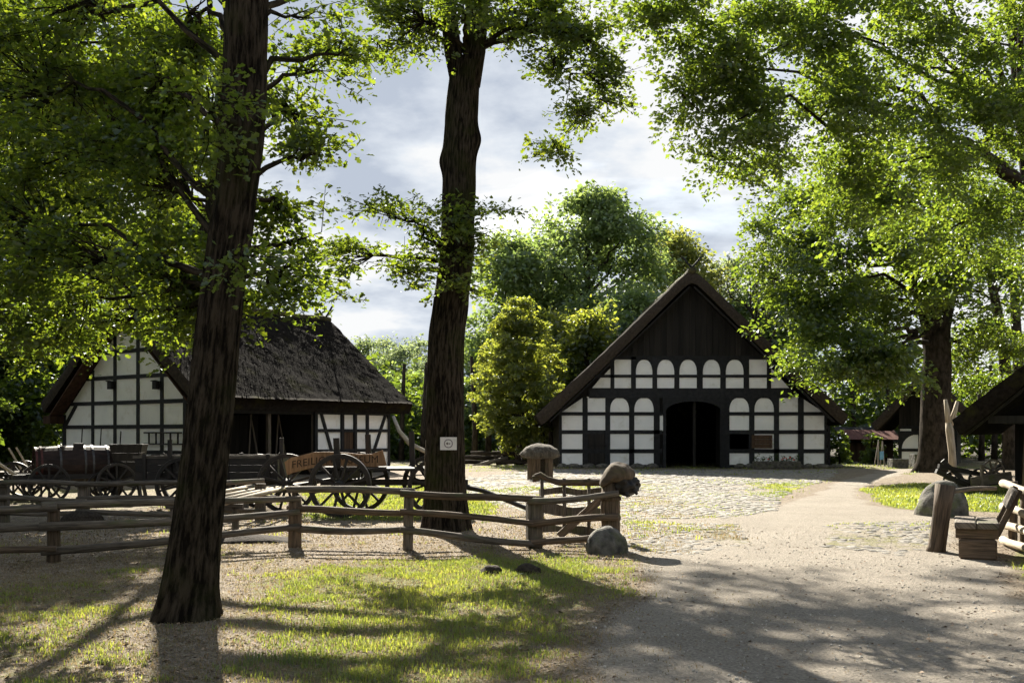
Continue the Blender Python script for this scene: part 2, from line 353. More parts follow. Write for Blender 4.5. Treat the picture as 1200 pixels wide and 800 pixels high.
GR = [(GP([(240, 900), (250, 720), (262, 662), (400, 655), (600, 652), (735, 660), (752, 690), (725, 740), (690, 900)]), .60, 1.1),
      (GP([(-150, 900), (-150, 700), (0, 672), (170, 665), (250, 720), (250, 900)]), .45, 1.0),
      (GP([(350, 610), (345, 572), (525, 563), (600, 585), (560, 612)]), .72, .4),
      (GP([(545, 553), (545, 541), (655, 545), (645, 551)]), .50, .6),
      (GP([(1002, 573), (1060, 566), (1200, 566), (1290, 580), (1250, 604), (1125, 598), (1040, 597)]), .78, .35),
      (GP([(1168, 655), (1200, 632), (1300, 660), (1300, 770), (1200, 702)]), .66, .3),
      (GP([(1030, 556), (1030, 546), (1090, 546), (1080, 556)]), .6, .5),
      (GP([(-300, 600), (-300, 570), (345, 572), (345, 590), (100, 602)]), .45, 1.0)]
def ss(x, a, b): t = np.clip((x-a)/(b-a), 0, 1); return t*t*(3-2*t)
def masks(x, y):
    wob = vn2(x, y, .9, 3)*.35
    sand = ss(poly_sd(x, y, SAND)+wob, -.45, .45)
    cob = np.maximum.reduce([ss(poly_sd(x, y, c)+wob*.8, -.25, .25) for c in (COB0, COB1, COB2)])
    g = np.full(np.shape(x), .22)
    for P, dens, soft in GR:
        g = np.maximum(g, dens*ss(poly_sd(x, y, P)+wob, -soft, soft))
    g = np.where(y > 47, np.maximum(g, .5), g)
    g = g+.22*vn2(x, y, .45, 3, 5.)
    g = g*(1-.85*sand)
    g = np.where(cob > .5, .42+.32*vn2(x, y, .45, 3, 9.), g)
    sand = np.maximum(sand, .75*cob)
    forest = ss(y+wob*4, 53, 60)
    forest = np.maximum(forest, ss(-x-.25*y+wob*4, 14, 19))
    return sand, cob, g, forest
def gz(x, y):
    return .018*vn2(x, y, .8, 3, 2.)+.006*vn2(x, y, 5., 2, 3.)
def build_ground():
    xs = np.concatenate([np.array([-160, -110, -70, -48, -36]), np.arange(-28, -9, .35), np.arange(-9, 10, .11), np.arange(10, 26, .35), np.array([34, 46, 70, 110, 160])])
    ys = np.concatenate([np.array([-60, -30, -15, -8, -3, 1, 3.5]), np.arange(5, 21, .11), np.arange(21, 60, .3), np.array([64, 70, 80, 95, 120, 170, 240])])
    X, Y = np.meshgrid(xs, ys); sand, cob, g, fo = masks(X, Y)
    near = (np.abs(X) < 30) & (Y > 3) & (Y < 62)
    Z = np.where(near, gz(X, Y), 0)
    V = np.stack([X, Y, Z], -1).reshape(-1, 3); nx, ny = len(xs), len(ys)
    i, j = np.meshgrid(np.arange(nx-1), np.arange(ny-1)); b = j*nx+i
    Q = np.stack([b, b+1, b+1+nx, b+nx], -1).reshape(-1, 4)
    sf = (sand.ravel()[Q].mean(1) > .5) & (cob.ravel()[Q].mean(1) <= .5)
    cf = cob.ravel()[Q].mean(1) > .5
    objs = {}
    for nm, sel in (('ground', ~sf & ~cf), ('sandy_path', sf), ('cobbled_yard', cf)):
        q = Q[sel]; used, inv = np.unique(q, return_inverse=True)
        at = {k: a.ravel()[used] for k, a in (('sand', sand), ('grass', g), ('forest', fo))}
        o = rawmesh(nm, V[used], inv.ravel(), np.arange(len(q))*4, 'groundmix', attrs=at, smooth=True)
        o['kind'] = 'structure'; objs[nm] = o
    return objs
GO = build_ground()

# cobblestones: the nearest 300 single, the rest joined
def cobbles():
    var = []
    for k in range(8):
        n = 7; th = np.linspace(0, 2*math.pi, n, endpoint=False)+R.uniform(-.25, .25, n); r = R.uniform(.78, 1.08, n)
        o = np.stack([np.cos(th)*r, np.sin(th)*r, np.full(n, -.4)], 1); m = np.stack([np.cos(th)*r*.93, np.sin(th)*r*.93, R.uniform(.12, .3, n)], 1)
        t = np.stack([np.cos(th)*r*.5, np.sin(th)*r*.5, R.uniform(.4, .56, n)], 1)
        V = np.concatenate([o, m, t]); fc = []
        for i in range(n):
            j = (i+1) % n; fc += [(i, j, n+j, n+i), (n+i, n+j, 2*n+j, 2*n+i)]
        fc.append(tuple(range(2*n, 3*n))); var.append((V, fc))
    pts = []
    for reg, sp in ((COB1, .19), (COB2, .19), (COB0, .215)):
        P = np.array(reg); x0, y0 = P.min(0); x1, y1 = P.max(0); row = 0
        y = y0
        while y < min(y1, 45):
            s = sp*(1 if y < 24 else (1.15 if y < 32 else 1.5))
            x = x0+(row % 2)*s/2
            while x < x1:
                xx, yy = x+R.uniform(-.05, .05), y+R.uniform(-.05, .05)
                pts.append((xx, yy, s*R.uniform(.42, .58))); x += s*1.05
            y += s*.92; row += 1
    P = np.array(pts); s, c, g, f = masks(P[:, 0], P[:, 1])
    keep = (c > .55) & (vn2(P[:, 0], P[:, 1], .9, 3, 4.) > R.uniform(-.55, .15, len(P)))
    P = P[keep]; Zs = gz(P[:, 0], P[:, 1]); order = np.argsort(P[:, 1]); P = P[order]; Zs = Zs[order]
    meshes = []
    for V, fc in var:
        b = MB(); b.add(V, fc); o = b.build('cobblestone', 'fieldstone', GO['cobbled_yard']); meshes.append(o.data); bpy.data.objects.remove(o)
    for i in range(300):
        x, y, r = P[i]; o = bpy.data.objects.new('cobblestone', meshes[i % 8]); COL.objects.link(o); o.parent = GO['cobbled_yard']
        o.location = (x, y, Zs[i]-.005); o.rotation_euler = (R.normal(0, .06), R.normal(0, .06), R.uniform(0, 6.28)); o.scale = (r*R.uniform(.9, 1.25), r*R.uniform(.8, 1.0), r*R.uniform(.22, .5))
    b = MB()
    for i in range(300, len(P)):
        x, y, r = P[i]; V, fc = var[i % 8]; a = R.uniform(0, 6.28)
        b.add((V*np.array([r*1.1, r*.95, r*R.uniform(.2, .45)]))@rotz(a).T+np.array([x, y, Zs[i]]), fc)
    o = b.build('cobblestones', 'fieldstone', GO['cobbled_yard']); o['kind'] = 'stuff'
cobbles()

# ------------------------------------------------------------------ thatched roof
def thatch_roof(parent, half, z_ridge, z_eave, y0, y1, thick=.42, step=.22, amp=.05, mat='thatch', name='thatch_roof', round_=.22, ridge=True, seed=0, ridgemat='ridge', verge='thatchcut'):
    k = (z_ridge-z_eave)/half
    nx = int(2*half/step/0.75)//2*2+1; ny = max(4, int((y1-y0)/step)); xs = np.linspace(-half, half, nx); ys = np.linspace(y0, y1, ny)
    X, Y = np.meshgrid(xs, ys); Zo = z_ridge+round_-np.sqrt((k*X)**2+round_**2)
    Zo = Zo-.12*np.sin(np.abs(X)/half*math.pi)     # slight sag
    nrm = np.stack([np.sign(X)*k/math.hypot(1, k), 0*X, 1/math.hypot(1, k)+0*X], -1)
    P = np.stack([X, Y, Zo], -1); q = P.reshape(-1, 3)+seed
    dn = (amp*.6*vnoise(q, 1.2, 3)+amp*.6*vnoise(q*np.array([1, 2.2, 1]), 3.2, 2)).reshape(X.shape)
    P = P+nrm*dn[..., None]; P[0, :, 1] += .06*vnoise(P[0]+seed, 2.5, 3); P[-1, :, 1] += .06*vnoise(P[-1]+seed+9, 2.5, 3)
    Pi = np.stack([X*(1-thick*.55/half), Y, Zo-thick*math.hypot(1, k)*.9], -1)
    Pi[:, 0, 2] = Pi[:, -1, 2] = z_eave-.12*0-thick*.55
    V = np.concatenate([P.reshape(-1, 3), Pi.reshape(-1, 3)]); off = nx*ny; fc = []
    for j in range(ny-1):
        for i in range(nx-1):
            a = j*nx+i; fc.append((a, a+1, a+1+nx, a+nx)); fc.append((off+a, off+a+nx, off+a+1+nx, off+a+1))
        for i in (0, nx-1):
            a = j*nx+i; fc.append((a, a+nx, off+a+nx, off+a))
    b = MB(); b.add(V, fc); o = b.build(name, mat, parent, smooth=True)
    # cut verges at both gables
    for jj, sgn in ((0, -1), (ny-1, 1)):
        A = P[jj].copy(); C = Pi[jj].copy(); nrow = 4; rows = []
        for r in range(nrow+1):
            t = r/nrow; pt = A*(1-t)+C*t; pt[:, 1] += sgn*(.05*math.sin(t*math.pi)+.03*vnoise(pt+seed+r, 5, 2)); rows.append(pt)
        VV = np.concatenate(rows); f2 = []
        for r in range(nrow):
            for i in range(nx-1): a = r*nx+i; f2.append((a, a+1, a+1+nx, a+nx) if sgn < 0 else (a, a+nx, a+nx+1, a+1))
        bb = MB(); bb.add(VV, f2); bb.build('verge', verge, o, smooth=True)
    if ridge:
        n = max(8, int((y1-y0)/.15)); pts = [(0.02*math.sin(t*5), y0-.05+(y1-y0+.1)*t, z_ridge+round_*.2+.03*math.sin(t*23+seed)-.02) for t in np.linspace(0, 1, n)]
        bb = MB(); bb.tube(pts, .20, 14, wob=.22, seed=seed, flat=.8); bb.build('ridge_cap', ridgemat, o, smooth=True)
    return o
def gable_horns(parent, y, z, s=.75):
    for sg in (-1, 1):
        b = MB(); b.tube([(-sg*.25*s, y, z-.25*s), (sg*.25*s, y+.02*sg, z+.25*s), (sg*.55*s, y+.02*sg, z+.62*s), (sg*.72*s, y+.02*sg, z+.74*s)], [.05, .05, .045, .03], 6); b.build('gable_horn', 'timber', parent)

# ------------------------------------------------------------------ main farmhouse
def farmhouse():
    D = 48.0; S = F/D; CX = 808.0
    H = thing('farmhouse', 'wide thatched half-timbered farmhouse with white panels, dark gable and tall black gateway', 'farmhouse', (((CX-600)/F*D), D, 0))
    U = lambda px: (px-CX)/S
    Z = lambda py: (508+CH*S-py)/S
    depth = 20.0; cnt = [0]
    def proud(): cnt[0] += 1; return .028+.0012*(cnt[0] % 17)
    def beam(u0, v0, u1, v1, w, name='beam', mat='timber'):
        p = proud(); b = MB(); b.beam((u0, .05-p, v0), (u1, .05-p, v1), w, .10, up=(0, -1, 0)) if False else None
        d = np.array([u1-u0, 0, v1-v0]); l = np.linalg.norm(d); d /= l; x = np.array([d[2], 0, -d[0]])
        b = MB(); b.box(((u0+u1)/2, .06-p, (v0+v1)/2), (w, l, .12), np.stack([x, d, [0, -1, 0]], 1)); return b.build(name, mat, H)
    def panel(px0, px1, py0, py1, poly=None):
        y = -.004*R.random(); b = MB()
        if poly: b.prism([(U(a), Z(c)) for a, c in poly], (0, y, 0), (1, 0, 0), (0, 0, 1), (0, 1, 0), .08)
        else: b.box(((U(px0)+U(px1))/2, y+.04, (Z(py0)+Z(py1))/2), (U(px1)-U(px0)+.06, .08, Z(py0)-Z(py1)+.06))
        return b.build('infill_panel', 'plaster', H)
    def spandrel(pxa, pxb, pyt, pyb):   # the two curved braces that turn a panel into an arch
        u0, u1, vt, vb = U(pxa), U(pxb), Z(pyt), Z(pyb); um = (u0+u1)/2; hw = (u1-u0)/2; hh = vt-vb
        for sg in (-1, 1):
            pts = [(um+sg*(hw+.03), vt+.03), (um, vt+.03)]
            for t in np.linspace(0, 1, 9):
                a = t*math.pi/2; pts.append((um+sg*hw*math.sin(a)**.85, vb+(hh*.98)*math.cos(a)**.8))
            pts.append((um+sg*(hw+.03), vb)); p = proud(); b = MB()
            b.prism(pts if sg < 0 else pts[::-1], (0, -p*.8, 0), (1, 0, 0), (0, 0, 1), (0, 1, 0), .06); b.build('arch_brace', 'timber', H)
    base = .12
    rows = [(530.7, 544.4), (508.3, 526), (486.6, 503.8), (465.5, 482.6)]
    cl = [(658.3, 682.7), (688.6, 709.4), (714.9, 737.3), (743.2, 766.2)]
    cr = [(854.6, 878), (883.9, 907), (912.8, 935.2), (941.7, 966.1)]
    wl, wr = 656, 968
    for ci, (a, c) in enumerate(cl+cr):
        for ri, (t, bt) in enumerate(rows):
            if ci == 1 and ri <= 1: continue
            if ci == 4 and ri == 1: continue
            if ri == 3 and ci == 0: panel(0, 0, 0, 0, [(a, bt), (c, bt), (c, t+.5)]); continue
            if ri == 3 and ci == 7: panel(0, 0, 0, 0, [(a, bt), (c-1, bt), (a, t+2)]); continue
            panel(a, c, t, bt)
    for ci in (2, 3, 4, 5): a, c = (cl+cr)[ci]; spandrel(a, c, 465.5, 482.6)
    panel(773, 777.2, 486.6, 503.8)
    up = [(719.8, 739.6), (745, 764.6), (769.8, 790.3), (796, 816.7), (823.4, 844.2), (850.4, 871.5), (877.7, 898.8)]
    for i, (a, c) in enumerate(up):
        panel(a, c, 421, 439); panel(a, c, 442.3, 454.4)
        if 0 < i < 6: spandrel(a, c, 421, 439)
    panel(0, 0, 0, 0, [(694, 454.4), (715.5, 454.4), (715.5, 442.3), (704, 442.3)]); panel(0, 0, 0, 0, [(708, 439), (715.5, 439), (715.5, 431)])
    panel(0, 0, 0, 0, [(903.5, 454.4), (925, 454.4), (914, 442.3), (903.5, 442.3)]); panel(0, 0, 0, 0, [(903.5, 439), (911, 439), (903.5, 431)])
    # posts
    for a, c in [(655.2, 658.4), (682.6, 688.7), (709.3, 715), (737.2, 743.3), (766.1, 773.1), (848.5, 854.7), (877.9, 884), (906.9, 912.9), (935.1, 941.8), (966, 969)]:
        top = 466 if 690 < (a+c)/2 < 930 else (478 if a < 660 or a > 960 else 466)
        beam(U((a+c)/2), Z(545), U((a+c)/2), Z(top), (c-a)/S, 'post')
    for a, c in [(777, 780.5), (844, 848.7)]:
        beam(U((a+c)/2), Z(548), U((a+c)/2), Z(466), (c-a)/S, 'gate_post')
    for a, c in [(715.4, 719.9), (739.5, 745.1), (764.5, 769.9), (790.2, 796.1), (816.6, 823.5), (844.1, 850.5), (871.4, 877.8), (898.7, 903.6)]:
        beam(U((a+c)/2), Z(455), U((a+c)/2), Z(418), (c-a)/S, 'post')
    # rails
    for (x0, x1) in ((656, 776), (849, 968)):
        for t, bt in ((526, 530.7), (503.8, 508.3), (482.6, 486.6)):
            beam(U(x0), Z((t+bt)/2), U(x1), Z((t+bt)/2), (bt-t)/S, 'rail')
        beam(U(x0), Z(546), U(x1), Z(546), 3.4/S, 'sill_beam')
    beam(U(690), Z(460.5), U(928), Z(460.5), 11.6/S, 'tie_beam')
    beam(U(697), Z(440.6), U(921), Z(440.6), 3.4/S, 'rail')
    beam(U(712), Z(418.8), U(905), Z(418.8), 4.6/S, 'collar_beam')
    # gateway: lintel with an arched underside
    gl, gr_ = U(779), U(846); gt, gs = Z(466), Z(487); pts = [(gl-.1, Z(465.6)), (gl-.1, gs)]
    for t in np.linspace(0, 1, 15): a = math.pi*(1-t); pts.append(((gl+gr_)/2+(gr_-gl)/2*math.cos(a), gs+(Z(470)-gs)*math.sin(a)**.7))
    pts += [(gr_+.1, gs), (gr_+.1, Z(465.6))]
    b = MB(); b.prism(pts, (0, -.085, 0), (1, 0, 0), (0, 0, 1), (0, 1, 0), .2); b.build('gate_arch', 'timber', H)
    b = MB(); b.box((U(815), .35, 1.62), (.13, .13, 3.2)); b.build('centre_post', 'boards', H)
    for sx, hx in ((-1, gl), (1, gr_)):      # gate leaves folded inwards
        for k in range(5): b = MB(); b.box((hx+sx*.08, .5+k*.27, 1.55), (.05, .255, 2.9)); b.build('gate_board', 'boards', H)
    # small door, window opening and hinged shutter
    for k in range(4): b = MB(); b.box((U(690.8+k*5.1), .01-.003*k % .01, (Z(505)+Z(545))/2), (5.0/S, .06, Z(505)-Z(545))); b.build('door_board', 'boards', H)
    beam(U(688), Z(522), U(711), Z(522), .09, 'door_batten', 'boards')
    beam(U(854.6), Z(517), U(854.8), Z(517.1), .1, 'window_jamb')
    for k in range(3): b = MB(); b.box((U(892.5), -.10-.002*k, Z(512+k*5.2)), (24/S, .035, 5.0/S)); b.build('shutter_board', 'brownboards', H)
    b = MB()
    for x in (883, 902): b.box((U(x), -.125, Z(517.3)), (.06, .02, 15.5/S))
    b.build('shutter_batten', 'brownboards', H)
    # gable boards
    n = 30
    for i in range(n):
        x0 = -4.15+8.3*i/n; x1 = x0+8.3/n-.012; xm = (x0+x1)/2; zt = lambda x: 9.35-.55-abs(x)*.985
        if min(zt(x0), zt(x1)) <= Z(416): 
            if max(zt(x0), zt(x1)) <= Z(415): continue
        p = .05+.02*R.random(); b = MB(); zb = Z(416.6)
        b.prism([(x0, zb), (x1, zb), (x1, max(zb+.02, zt(x1))), (x0, max(zb+.02, zt(x0)))], (0, -p, 0), (1, 0, 0), (0, 0, 1), (0, 1, 0), .05); b.build('gable_board', 'boards', H)
    # body behind the frame
    hw = U(968); hl = U(656); ev = 2.55
    b = MB()
    def core(x0, x1, z0, z1f): b.prism([(x0, z0), (x1, z0), (x1, z1f(x1)), (x0, z1f(x0))], (0, .085, 0), (1, 0, 0), (0, 0, 1), (0, 1, 0), .2)
    roofz = lambda x: 8.75-abs(x)*.985
    core(hl, U(779), 0, roofz); core(U(846), U(854.7), 0, roofz); core(U(878), hw, 0, roofz)
    core(U(854.7), U(878), Z(508.3)+0, roofz); core(U(854.7), U(878), 0, lambda x: Z(526)); core(U(779), 0, Z(470), roofz); core(0, U(846), Z(470), roofz)
    b.build('core_wall', 'boards', H)
    b = MB()
    for x in (hl, hw): b.box((x-(.1 if x > 0 else -.1), depth/2+.3, 1.3), (.2, depth, 2.6))
    b.prism([(hl, 0), (hw, 0), (hw, 2.4), (0, 8.6), (hl, 2.4)], (0, depth+.1, 0), (1, 0, 0), (0, 0, 1), (0, 1, 0), .2); b.build('side_wall', 'boards', H)
    # set-back bay beside the right corner
    for k, (z0, z1) in enumerate(((.35, .95), (1.1, 1.75), (1.9, 2.45))):
        b = MB(); b.box((hw+.30, 1.6, (z0+z1)/2), (.55, .1, z1-z0)); b.build('bay_panel', 'plaster', H)
    for z in (.26, 1.03, 1.82): b = MB(); b.box((hw+.31, 1.56, z), (.62, .1, .14)); b.build('rail', 'timber', H)
    b = MB(); b.box((hw+.62, 1.55, 1.3), (.14, .14, 2.5)); b.build('post', 'timber', H)
    # stone footing, each stone a piece
    x = hl-.15
    while x < hw+.15:
        w = R.uniform(.4, .8)
        if not (gl-.25 < x+w/2 < gr_+.25):
            b = MB(); b.rock((x+w/2, -.10, .06), (w*.52, .22, .17), seed=int(x*10), sub=2, amp=.2, flat=-.9); b.build('footing_stone', 'stone', H, smooth=True)
        x += w
    r = thatch_roof(H, 7.42, 9.35, 2.30, -.75, depth+.6, thick=.45, step=.3, amp=.06, round_=.25, seed=3)
    gable_horns(r, -.62, 9.55, .72)
    for sg in (-1, 1):     # barge boards under the verge
        b = MB(); b.beam((sg*.1, -.62, 8.62), (sg*6.75, -.62, 2.22), .07, .22, up=(0, -1, 0)); b.build('barge_board', 'boards', r)
    return H
farmhouse()

# planter trough below the farmhouse's right windows
def planter():
    p = GX(910, 46.9); T = thing('planter_trough', 'low stone planter with green plants and red flowers below the brown shutter', 'planter', (p[0], p[1], 0))
    b = MB(); b.box((0, 0, .18), (2.2, .4, .36)); b.build('trough', 'stone', T, bevel=.03)
    for k in range(7):
        x = -.95+k*.32; b = MB()
        for q in range(34):
            a = R.uniform(0, 6.28); l = R.uniform(.12, .30+.14*(k % 3 == 0)); c = np.array([x+R.normal(0, .07), R.normal(0, .06), .36+R.uniform(0, l)])
            s_ = .055; d = np.array([math.cos(a), math.sin(a), R.uniform(-.3, .8)]); e = np.cross(d, R.normal(size=3)); e /= np.linalg.norm(e)
            b.add([c-d*s_, c+e*s_*.5, c+d*s_, c-e*s_*.5], [(0, 1, 2, 3)])
        b.build('plant', 'leaf_dark', T)
    for x in (.25, .45, .62, .80, .35, -.4):
        b = MB(); b.rock((x, -.05, .42+R.uniform(0, .14)), (.05, .05, .04), seed=int(x*100), sub=1); b.build('flower', 'flower', T)
planter()

# ------------------------------------------------------------------ barn on the left
def barn():
    e1 = np.array([.809, -.588]); ang = math.atan2(e1[1], e1[0]); G0 = np.array([-14.75, 38.5])
    B = thing('thatched_barn', 'thatched half-timbered barn with shaded white gable and open cart bay', 'barn', (G0[0], G0[1], 0), ang)
    hwid = 4.67; ln = 9.6; cnt = [0]
    def gu(px):   # gable coordinate under a photo column
        k = (px-600)/F; return (k*G0[1]-G0[0])/(e1[0]-k*e1[1])
    def gzv(px, py): u = gu(px); d = G0[1]+u*e1[1]; return CH+(HOR-py)/F*d
    e2 = np.array([.588, .809]); R0 = G0+e1*hwid
    def st(px): k = (px-600)/F; return (k*R0[1]-R0[0])/(e2[0]-k*e2[1])
    def proud(): cnt[0] += 1; return .03+.0012*(cnt[0] % 19)
    def gbeam(u0, v0, u1, v1, w, name='beam'):
        p = proud(); d = np.array([u1-u0, 0, v1-v0]); l = np.linalg.norm(d); d /= l; x = np.array([d[2], 0, -d[0]])
        b = MB(); b.box(((u0+u1)/2, .06-p, (v0+v1)/2), (w, l, .12), np.stack([x, d, [0, -1, 0]], 1)); b.build(name, 'timber', B)
    def sbeam(t0, v0, t1, v1, w, name='beam'):
        p = proud(); d = np.array([0, t1-t0, v1-v0]); l = np.linalg.norm(d); d /= l; x = np.array([0, -d[2], d[1]])
        b = MB(); b.box((hwid-.06+p, (t0+t1)/2, (v0+v1)/2), (w, l, .12), np.stack([x, d, [1, 0, 0]], 1)); b.build(name, 'timber', B)
    rz = lambda u: 6.35-abs(u)*.84
    us = [-hwid, gu(109), gu(135), gu(162), gu(190), gu(217), hwid]
    zs = [.15, .95, 1.92, 2.86, 3.85, 4.85, 5.8]
    for i in range(6):
        a, c = us[i], us[i+1]
        for k in range(len(zs)-1):
            z0, z1 = zs[k], zs[k+1]
            poly = [(a, z0), (c, z0)]
            ta, tc = rz(a), rz(c)
            if max(ta, tc) < z0+.1: continue
            ra, rc = min(z1, ta), min(z1, tc)
            if rc > z0+.02: poly.append((c, rc))
            if ta > z1 and tc < z1: poly.append((a+(c-a)*(ta-z1)/(ta-tc), z1))
            if tc > z1 and ta < z1: poly.append((a+(c-a)*(z1-ta)/(tc-ta), z1))
            if ra > z0+.02: poly.append((a, ra))
            if len(poly) < 3: continue
            # where the slope leaves through the floor of the panel
            if rc <= z0+.02: poly[1] = (a+(c-a)*(ta-z0)/(ta-tc+1e-6), z0)
            if ra <= z0+.02: poly[0] = (c-(c-a)*(tc-z0)/(tc-ta+1e-6), z0)
            b = MB(); b.prism(poly, (0, -.003*R.random(), 0), (1, 0, 0), (0, 0, 1), (0, 1, 0), .08); b.build('infill_panel', 'plaster', B)
    for u in us: gbeam(u, 0, u, max(2.4, min(rz(u), 6.2)), .19 if abs(u) < 4.5 else .22, 'post')
    for z in zs[1:]:
        w = min(hwid, (6.35-z)/.84)
        if w > .3: gbeam(-w, z, w, z, .15, 'rail')
    gbeam(-hwid, .1, hwid, .1, .2, 'sill_beam')
    gbeam(-hwid+.05, 1.95, -hwid+.9, 2.82, .16, 'brace')
    # far gable, side walls, inner partition
    b = MB(); pol = [(-hwid, 0), (hwid, 0), (hwid, 2.3), (0, 6.2), (-hwid, 2.3)]
    b.prism(pol, (0, .085, 0), (1, 0, 0), (0, 0, 1), (0, 1, 0), .12); b.build('gable_core', 'boards', B)
    b = MB(); b.prism(pol, (0, ln-.2, 0), (1, 0, 0), (0, 0, 1), (0, 1, 0), .2); b.build('rear_gable', 'plaster', B)
    b = MB(); b.box((-hwid+.1, ln/2, 1.3), (.18, ln-.5, 2.5)); b.build('rear_wall', 'plaster', B)
    t0 = st(370)
    b = MB(); b.box((hwid-.2, (t0+ln)/2, 1.25), (.1, ln-t0-.1, 2.5)); b.box((0.2, t0+.1, 1.5), (8.7, .12, 3)); b.build('core_wall', 'boards', B)
    cols = [t0, st(401), st(416), st(430.5), ln-.1]
    for i in range(4):
        for z0, z1 in ((.15, .95), (.95, 1.78), (1.78, 2.5)):
            if i == 1 and z1 < 2: continue
            b = MB(); b.box((hwid-.09+.003*R.random(), (cols[i]+cols[i+1])/2, (z0+z1)/2), (.1, cols[i+1]-cols[i], z1-z0)); b.build('infill_panel', 'plaster', B)
    for t in cols: sbeam(t, 0, t, 2.55, .15, 'post')
    for z in (.95, 1.78, 2.5): sbeam(t0, z, ln-.02, z, .13, 'rail')
    sbeam(cols[0]+.3, 2.45, cols[0]+1.0, .6, .12, 'brace'); sbeam(cols[4]-.2, 2.45, cols[4]-1.1, .5, .12, 'brace')
    for k in range(3): b = MB(); b.box((hwid-.06, cols[1]+.14+k*(cols[2]-cols[1])/3.3, .95), (.05, (cols[2]-cols[1])/3.4, 1.62)); b.build('door_board', 'brownboards', B)
    # open bay: posts, plate, back boards, leaning poles in the dark
    for t in (.35, st(317), t0): b = MB(); b.box((hwid-.12, t, 1.3), (.14, .14, 2.6)); b.build('bay_post', 'greywood', B)
    b = MB(); b.box((hwid-.12, t0/2+.1, 2.5), (.16, t0+.2, .18)); b.build('wall_plate', 'timber', B)
    for k in range(9): b = MB(); b.box((hwid-2.8+.02*R.random(), .55+k*.48, 1.2), (.05, .45, 2.4)); b.build('bay_board', 'boards', B)
    for k in range(4):
        t = st(300+k*20); b = MB(); b.tube([(hwid-.5-.2*k, t, 0), (hwid-.7-.2*k, t+.35*(-1)**k, 2.4)], [.04, .03], 6); b.build('leaning_pole', 'greywood', B)
    r = thatch_roof(B, 5.3, 6.95, 2.72, -.65, ln+.75, thick=.38, step=.15, amp=.045, round_=.25, seed=11)
    gable_horns(r, ln+.55, 7.05, .8)
    for sg in (-1, 1):
        b = MB(); b.beam((0, -.30, 6.38), (sg*5.05, -.30, 2.22), .55, .06, up=(0, 0, 1)); b.build('soffit_board', 'soffit', r)
    b = MB(); b.box((-4.95, -.25, 2.22), (.55, .75, .32)); b.build('eave_end', 'soffit', r)
    # reed ends and moss tufts standing out of the thatch
    k = (6.95-2.72)/5.3; rg = np.random.default_rng(55); nq = 2600; u = rg.random(nq)**.8*5.2; y = rg.uniform(-.6, ln+.7, nq)
    kp = vnoise(np.stack([u, y, u*0+1], 1), .8, 3) > rg.uniform(-.5, .3, nq); u, y = u[kp], y[kp]; z = 6.95+.25-np.sqrt((k*u)**2+.0625)-.12*np.sin(u/5.3*math.pi)
    sl = np.array([1, 0, -k])/math.hypot(1, k); nr = np.array([k, 0, 1])/math.hypot(1, k); c0 = np.stack([u, y, z], 1)+nr*.01; l = rg.uniform(.05, .16, len(u))[:, None]; w = rg.uniform(.012, .03, len(u))[:, None]; lf = rg.uniform(.02, .06, len(u))[:, None]; sk = rg.normal(0, .4, len(u))[:, None]
    T3 = np.stack([c0-np.array([0, 1, 0])*w, c0+np.array([0, 1, 0])*w, c0+sl*l+nr*lf+np.array([0, 1, 0])*l*sk], 1).reshape(-1, 3)
    o = rawmesh('reed_tufts', T3, np.arange(len(T3)), np.arange(len(u))*3, 'thatch', r); o['kind'] = 'stuff'
    # two nest boxes and a ladder on the gable
    def at(u, y, z): q = G0+e1*u+e2*y; return (q[0], q[1], z)
    for px, lab in ((133, 'small dark nest box on the barn gable, the one further left'), (186, 'small dark nest box on the barn gable, nearer the big trunk')):
        u = gu(px); z = gzv(px, 456); N = thing('nest_box', lab, 'nest box', at(u, -.13, z), ang, 'nest boxes on the barn gable')
        b = MB(); b.box((0, 0, .14), (.24, .16, .28)); b.build('box', 'timber', N); b = MB(); b.box((0, -.02, .30), (.3, .22, .03), rotx(-.15)); b.build('lid', 'timber', N)
    u0, u1 = gu(172), gu(216); zb = gzv(190, 520); Ld = thing('hanging_ladder', 'short dark ladder hung level on the barn gable', 'ladder', at((u0+u1)/2, -.12, zb), ang)
    for z in (0, .42): b = MB(); b.box((0, 0, z), (u1-u0, .05, .06)); b.build('stringer', 'cartwood', Ld)
    for k in range(5): b = MB(); b.box(((k-2)*(u1-u0)/5.2, .028, .21), (.05, .05, .42)); b.build('rung', 'cartwood', Ld)
    for k, px in enumerate((102, 124, 147)):
        u = gu(px); T = tag(MB().tube([(0, 0, 0), (0, .12, 1.95-.1*k)], [.03, .025], 6).build('tool_pole', 'cartwood'), ['leftmost dark pole leaning on the barn gable', 'middle dark pole leaning on the barn gable', 'dark pole leaning on the barn gable beside the hopper'][k], 'pole', 'poles leaning on the barn gable')
        T.location = at(u, -.32, 0); T.rotation_euler = (0, 0, ang)
    # crooked bough leaning on the far corner
    o = MB().tube([W(461, 488, 42.0), W(468, 505, 41.6), W(480, 519, 41.3), W(493, 526, 41), W(509, 534, 40.6), W(520, 556, 40.4)], [.07, .09, .10, .09, .08, .06], 8, wob=.2).build('crooked_bough', 'palewood', smooth=True)
    tag(o, 'sunlit crooked bough leaning at the right corner of the barn', 'branch')
barn()

